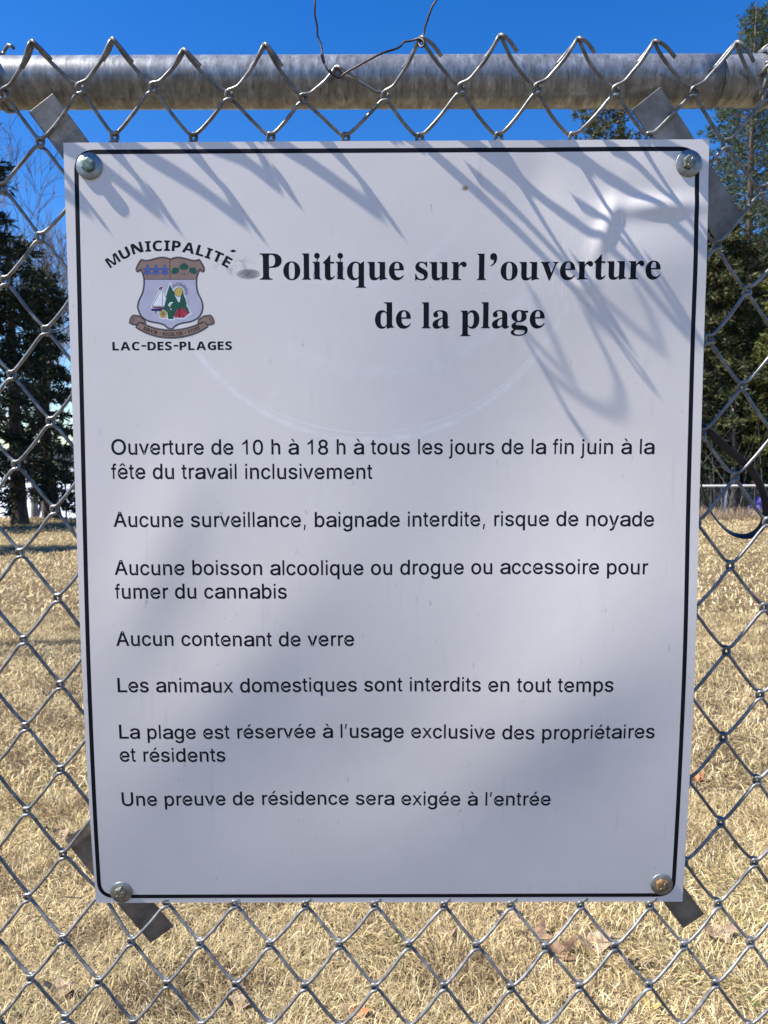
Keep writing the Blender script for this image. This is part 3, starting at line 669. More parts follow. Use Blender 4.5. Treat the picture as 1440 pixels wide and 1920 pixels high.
# thin dark wire twisted round two of the knuckles
def pxw(px, py, w_): u, v = on_plane(px, py, w_); return (u, v, w_)
bw = empty('binding_wire', W(0, V_TOP + .05)); tag(bw, 'thin dark twisted binding wire tied to two knuckles above the middle of the sign', 'wire')
wk = .034
A1 = [(588, -60), (590, -10), (591, 12), (590, 28), (594, 50), (595, 66), (601, 80), (605, 105), (610, 124), (618, 134), (625, 141), (633, 146), (641, 143), (646, 138), (665, 127), (690, 113), (716, 100), (740, 92), (752, 86), (757, 79), (772, 76), (786, 72), (794, 76), (796, 84), (790, 88), (786, 80), (793, 66), (797, 52), (803, 32), (811, 12), (818, 0), (826, -30)]
tube('wire_strand', Wn(catmull([pxw(x + random.uniform(-.8, .8), y, wk + (.004 * math.sin(k * .9))) for k, (x, y) in enumerate(A1)], 3)), .00095, MAT['rusty_wire'], bw, 6)
A2 = [(622, 138), (618, 131), (612, 127), (606, 116), (602, 100)]
tube('wire_strand', Wn(catmull([pxw(x, y, wk + .003 + .0015 * math.sin(k * 2)) for k, (x, y) in enumerate(A2)], 4)), .00095, MAT['rusty_wire'], bw, 6)

# black plastic strap hanging in a loop from the mesh at the right of the sign
L_ = [(1308, 790), (1316, 800), (1335, 815), (1360, 838), (1388, 862), (1408, 880), (1426, 912), (1436, 945), (1434, 975), (1420, 997), (1397, 1006), (1368, 998), (1340, 970), (1322, 935), (1313, 900), (1310, 860), (1309, 820), (1309, 792)]
C_ = catmull([pxw(x, y, -.022 + .010 * math.sin(k * .37)) for k, (x, y) in enumerate(L_)], 5)
VV, FF = [], []; n = len(C_)
for k in range(n):
    tn = C_[min(k + 1, n - 1)] - C_[max(k - 1, 0)]; tn /= np.linalg.norm(tn); tw = .5 + 1.0 * k / n
    sd_ = np.cross(tn, [0, 0, 1.]); sd_ /= np.linalg.norm(sd_) + 1e-9; bd_ = np.cross(tn, sd_)
    a_ = sd_ * math.cos(tw) + bd_ * math.sin(tw); b_ = np.cross(tn, a_)
    for sa, sb in ((-1, -1), (1, -1), (1, 1), (-1, 1)): VV.append(C_[k] + a_ * .0038 * sa + b_ * .0006 * sb)
for k in range(n - 1):
    for q in range(4): FF.append((k * 4 + q, k * 4 + (q + 1) % 4, k * 4 + 4 + (q + 1) % 4, k * 4 + 4 + q))
FF += [(3, 2, 1, 0), (n * 4 - 4, n * 4 - 3, n * 4 - 2, n * 4 - 1)]
me = mesh('plastic_strap', Wn(VV), FF, False); tag(link('plastic_strap', me, MAT['black_rubber']), 'black flat plastic strap hanging in a loop from the mesh right of the sign', 'strap')

# ------------------------------------------------------------------ the sign
def on_sheet(px, py):
    u, v = on_plane(px, py, 0)
    for _ in range(5): u, v = on_plane(px, py, float(sheet_h(u, v)))
    return u, v
cor = {k: np.array(on_sheet(*p)) for k, p in {'tl': (118.5, 267.5), 'tr': (1330, 261), 'bl': (180, 1693), 'br': (1279.5, 1690.5)}.items()}
sign = empty('beach_rules_sign', W(0, cor['bl'][1])); tag(sign, 'white beach rules sign with black French lettering and a coat of arms', 'sign')
def quad_uv(a, b_):   # a,b in 0..1 from bottom left
    return (cor['bl'] * (1 - a) * (1 - b_) + cor['br'] * a * (1 - b_) + cor['tl'] * (1 - a) * b_ + cor['tr'] * a * b_)
nu, nv = 280, 350; aa, bb = np.meshgrid(np.linspace(0, 1, nu + 1), np.linspace(0, 1, nv + 1)); aa = aa.ravel()[:, None]; bb = bb.ravel()[:, None]
uv = quad_uv(aa, bb); hh_ = sheet_h(uv[:, 0], uv[:, 1]); TH = .0022
Vf = Wn(np.c_[uv, hh_]); Vb = Wn(np.c_[uv, hh_ - TH]); nn = len(Vf)
ii = (np.arange(nv)[:, None] * (nu + 1) + np.arange(nu)[None]).ravel()
lf = np.stack([ii, ii + 1, ii + nu + 2, ii + nu + 1], 1); lb = lf[:, ::-1] + nn
bdr = list(range(0, nu)) + [(k * (nu + 1) + nu) for k in range(nv)] + [nv * (nu + 1) + k for k in range(nu, 0, -1)] + [k * (nu + 1) for k in range(nv, 0, -1)]
# rim uses vertices of its own so that the edge stays sharp
nb_ = len(bdr); rim = np.array(bdr); Vr = np.vstack([Vf[rim], Vb[rim]]); r0_ = 2 * nn; kk = np.arange(nb_); k2 = (kk + 1) % nb_
lr = np.stack([r0_ + kk, r0_ + nb_ + kk, r0_ + nb_ + k2, r0_ + k2], 1)
me = mesh_np('panel', np.vstack([Vf, Vb, Vr]), np.vstack([lf, lb, lr]), np.full(len(lf) * 2 + len(lr), 4), True)
uvl = me.uv_layers.new(name='sheet'); allv = np.zeros((len(me.vertices), 2), np.float32); allv[:nn] = uv; allv[nn:2 * nn] = uv; allv[2 * nn:2 * nn + nb_] = uv[rim]; allv[2 * nn + nb_:] = uv[rim]
li = np.zeros(len(me.loops), np.int32); me.loops.foreach_get('vertex_index', li); uvl.data.foreach_set('uv', allv[li].ravel())
sharp = np.zeros(len(me.polygons), bool); me.update()

m, t, b = new_mat('white_sign_sheet')
uvn = t.nodes.new('ShaderNodeUVMap'); uvn.uv_map = 'sheet'; U_ = uvn.outputs[0]
def mth(op, a, b2=None, c3=None):
    n_ = t.nodes.new('ShaderNodeMath'); n_.operation = op
    for k, val in enumerate((a, b2, c3)):
        if val is None: continue
        if isinstance(val, bpy.types.NodeSocket): t.links.new(val, n_.inputs[k])
        else: n_.inputs[k].default_value = val
    return n_.outputs[0]
base = mix(t, ramp(t, noise(t, 7, 4, .6, U_), [(.3, (0, 0, 0)), (.75, (1, 1, 1))]), (.81, .745, .69), (.885, .82, .765))
# run-down dirt specks, stretched vertically
sp = noise(t, 130, 3, .6, U_, (1.0, .45, 1)); dk = noise(t, 16, 3, .5, U_, (1.8, .6, 1))
spk = mth('MULTIPLY', ramp(t, sp, [(.655, (0, 0, 0)), (.71, (1, 1, 1))]), ramp(t, dk, [(.50, (0, 0, 0)), (.62, (1, 1, 1))]))
base = mix(t, mth('MULTIPLY', spk, .45), base, (.30, .30, .31))
sp2 = noise(t, 420, 2, .5, U_); base = mix(t, ramp(t, sp2, [(.74, (0, 0, 0)), (.78, (.55, .55, .55))]), base, (.28, .27, .27))
sp3 = noise(t, 260, 2, .5, U_); base = mix(t, ramp(t, sp3, [(.73, (0, 0, 0)), (.76, (.7, .7, .7))]), base, (.86, .86, .88))
dr = noise(t, 95, 3, .6, U_, (1.0, .10, 1)); dr2 = noise(t, 9, 3, .6, U_, (2.2, .5, 1))
base = mix(t, mth('MULTIPLY', ramp(t, dr, [(.60, (0, 0, 0)), (.72, (.22, .22, .22))]), ramp(t, dr2, [(.50, (0, 0, 0)), (.62, (1, 1, 1))])), base, (.40, .39, .37))
du_ = noise(t, 3.2, 6, .7, U_); base = mix(t, ramp(t, du_, [(.48, (0, 0, 0)), (.75, (.25, .25, .25))]), base, (.60, .585, .55))
sc1 = noise(t, 1.0, 2, .5, U_, (30, 700, 1)); sc2 = noise(t, 12, 3, .6, U_); base = mix(t, mth('MULTIPLY', ramp(t, sc1, [(.70, (0, 0, 0)), (.74, (.5, .5, .5))]), ramp(t, sc2, [(.55, (0, 0, 0)), (.62, (1, 1, 1))])), base, (.86, .86, .87))
# scuffed arcs: long circular wipe marks
sx = t.nodes.new('ShaderNodeSeparateXYZ'); t.links.new(U_, sx.inputs[0])
def arc(cu, cv, r_, wdt, a0, a1, amt):
    global base
    du = mth('SUBTRACT', sx.outputs[0], cu); dv = mth('SUBTRACT', sx.outputs[1], cv)
    rr_ = mth('SQRT', mth('ADD', mth('MULTIPLY', du, du), mth('MULTIPLY', dv, dv)))
    q = mth('SUBTRACT', 1.0, mth('MINIMUM', mth('DIVIDE', mth('ABSOLUTE', mth('SUBTRACT', rr_, r_)), wdt), 1.0))
    ang = mth('ARCTAN2', dv, du)
    g = mth('MULTIPLY', mth('SMOOTH_MIN', 1.0, mth('MAXIMUM', mth('MULTIPLY', mth('SUBTRACT', ang, a0), 4.0), 0.0), .1), mth('MINIMUM', mth('MAXIMUM', mth('MULTIPLY', mth('SUBTRACT', a1, ang), 4.0), 0.0), 1.0))
    f = mth('MULTIPLY', mth('MULTIPLY', q, g), ramp(t, noise(t, 55, 4, .8, U_, (1, 1, 1)), [(.35, (0, 0, 0)), (.7, (amt, amt, amt))]))
    base = mix(t, f, base, (.97, .97, .97))
c1u, c1v = on_plane(690, 420); 
arc(c1u, c1v, .205, .004, -2.75, -.35, .9); arc(c1u, c1v + .01, .208, .0012, -2.2, -.5, .9); arc(c1u + .01, c1v + .03, .17, .010, -2.2, -.3, .35)
arc(c1u - .02, c1v + .08, .135, .006, -2.3, -.5, .4)
# short straight scratches where something rubbed
wv = t.nodes.new('ShaderNodeMapping'); wv.inputs['Rotation'].default_value = (0, 0, R(-47)); wv.inputs['Scale'].default_value = (900, 40, 1); t.links.new(U_, wv.inputs[0])
ns = t.nodes.new('ShaderNodeTexNoise'); ns.inputs['Scale'].default_value = 1.0; ns.inputs['Detail'].default_value = 2; t.links.new(wv.outputs[0], ns.inputs[0])
def spot(px, py, su, sv):
    cu, cv = on_plane(px, py); du = mth('DIVIDE', mth('SUBTRACT', sx.outputs[0], cu), su); dv = mth('DIVIDE', mth('SUBTRACT', sx.outputs[1], cv), sv)
    return mth('MAXIMUM', mth('SUBTRACT', 1.0, mth('ADD', mth('MULTIPLY', du, du), mth('MULTIPLY', dv, dv))), 0.0)
zone = mth('ADD', mth('ADD', spot(1075, 480, .045, .06), spot(1010, 560, .04, .03)), spot(1170, 430, .03, .05))
base = mix(t, mth('MULTIPLY', mth('MINIMUM', zone, 1.0), ramp(t, ns.outputs[0], [(.60, (0, 0, 0)), (.68, (.8, .8, .8))])), base, (.95, .95, .97))
# the dark rubbed smudge left of the title and the faint trail into the crest
sm = mth('MULTIPLY', mth('POWER', spot(466, 514, .0115, .0050), .3), ramp(t, noise(t, 220, 4, .7, U_, (.5, 1, 1)), [(.25, (.55, .55, .55)), (.6, (1, 1, 1))]))
base = mix(t, mth('MULTIPLY', sm, .9), base, (.07, .07, .08))
sm2 = mth('MULTIPLY', spot(440, 498, .022, .012), ramp(t, noise(t, 150, 4, .7, U_), [(.5, (0, 0, 0)), (.62, (.55, .55, .55))])); base = mix(t, sm2, base, (.25, .25, .27))
sm3 = mth('MULTIPLY', spot(880, 585, .13, .06), ramp(t, noise(t, 34, 4, .7, U_, (1.0, .25, 1)), [(.55, (0, 0, 0)), (.75, (.20, .20, .20))])); base = mix(t, sm3, base, (.35, .36, .38))
bs = mth('MULTIPLY', spot(872, 353, .004, .003), 1.0); base = mix(t, bs, base, (.30, .20, .08))
t.links.new(base, b.inputs['Base Color']); b.inputs['Roughness'].default_value = .34; b.inputs['Specular IOR Level'].default_value = .5
t.links.new(ramp(t, noise(t, 24, 5, .7, U_), [(.3, (.30, .30, .30)), (.75, (.42, .42, .42))]), b.inputs['Roughness'])
bn = t.nodes.new('ShaderNodeBump'); bn.inputs['Strength'].default_value = .06; bn.inputs['Distance'].default_value = .0006
t.links.new(noise(t, 300, 2, .5, U_), bn.inputs['Height']); t.links.new(bn.outputs[0], b.inputs['Normal'])
MAT['sheet'] = m
panel = link('panel', me, m, sign)

# ---- flat print, laid on the sheet
class Print:
    def __init__(s, layer): s.V = []; s.F = []; s.d = 25e-6 + layer * 9e-6
    def poly(s, contours):
        """contours: lists of (u, v)"""
        pts = [p for c in contours for p in c]
        tris = tessellate_polygon([[Vector((x * 100, y * 100, 0)) for x, y in c] for c in contours])
        s.add(pts, tris)
    def add(s, pts, tris):
        b0 = len(s.V); s.V += list(pts); s.F += [tuple(b0 + i for i in f) for f in tris]
    def stroke(s, pts, wd, closed=False):
        P = np.array(pts, float); n = len(P)
        if closed: T = np.roll(P, -1, 0) - np.roll(P, 1, 0)
        else: T = np.gradient(P, axis=0)
        T /= np.linalg.norm(T, axis=1)[:, None] + 1e-12; Nn = np.stack([-T[:, 1], T[:, 0]], 1) * wd / 2
        b0 = len(s.V)
        for k in range(n): s.V += [tuple(P[k] + Nn[k]), tuple(P[k] - Nn[k])]
        for k in range(n if closed else n - 1): k2 = (k + 1) % n; s.F.append((b0 + 2 * k, b0 + 2 * k + 1, b0 + 2 * k2 + 1, b0 + 2 * k2))
    def refine(s, mx):
        for _ in range(5):
            V = s.V; cache = {}; F2 = []; done = True
            def midp(a, b_):
                key = (min(a, b_), max(a, b_))
                if key not in cache: V.append(((V[a][0] + V[b_][0]) / 2, (V[a][1] + V[b_][1]) / 2)); cache[key] = len(V) - 1
                return cache[key]
            long_ = lambda a, b_: math.dist(V[a], V[b_]) > mx
            for f in s.F:
                a, b_, c = f[:3]; L3 = [long_(a, b_), long_(b_, c), long_(c, a)]; k = sum(L3)
                if k == 0: F2.append(f); continue
                done = False
                while not (L3[0] and (k != 2 or L3[1])): a, b_, c = b_, c, a; L3 = L3[1:] + L3[:1]
                m1 = midp(a, b_)
                if k == 1: F2 += [(a, m1, c), (m1, b_, c)]
                elif k == 2: m2 = midp(b_, c); F2 += [(m1, b_, m2), (a, m1, m2), (a, m2, c)]
                else: m2 = midp(b_, c); m3 = midp(c, a); F2 += [(a, m1, m3), (m1, b_, m2), (m3, m2, c), (m1, m2, m3)]
            s.F = F2
            if done: break
    def build(s, name, mat, parent):
        s.F = [t3 for f in s.F for t3 in ([f] if len(f) == 3 else [(f[0], f[1], f[2]), (f[0], f[2], f[3])])]
        s.refine(.0022 if name in ('border_line', 'lettering') else .004)
        uv = np.array(s.V); fs = []
        for f in s.F:
            p = uv[list(f)]; a = 0.0
            for k in range(len(f)): q = (k + 1) % len(f); a += p[k][0] * p[q][1] - p[q][0] * p[k][1]
            fs.append(tuple(f) if a > 0 else tuple(reversed(f)))
        return link(name, mesh(name, Wn(np.c_[uv, sheet_h(uv[:, 0], uv[:, 1]) + s.d]), fs), mat, parent)
def dense(pts, step=.004):
    out = []
    for a, b_ in zip(pts[:-1], pts[1:]):
        n = max(1, int(math.dist(a, b_) / step)); out += [(a[0] + (b_[0] - a[0]) * k / n, a[1] + (b_[1] - a[1]) * k / n) for k in range(n)]
    return out + [pts[-1]]
# border line
def S2(px, py): return on_sheet(px, py)
bc = {k: np.array(S2(*p)) for k, p in {'tl': (142.5, 285), 'tr': (1308, 279), 'br': (1261.5, 1678), 'bl': (187, 1681)}.items()}
rad_ = .0175; pts = []
order = ['tl', 'tr', 'br', 'bl']
for k, nm in enumerate(order):
    c = bc[nm]; pv = bc[order[k - 1]]; nx_ = bc[order[(k + 1) % 4]]
    d1 = (pv - c) / np.linalg.norm(pv - c); d2 = (nx_ - c) / np.linalg.norm(nx_ - c)
    for q in range(9):
        tt = q / 8; a_ = c + d1 * rad_ * (1 - tt) ** 2 + d2 * rad_ * tt ** 2; pts.append(tuple(a_))
pts = dense(pts + [pts[0]])[:-1]
pr = Print(0); pr.stroke(pts, .0042, True); pr.build('border_line', MAT['black'], sign)

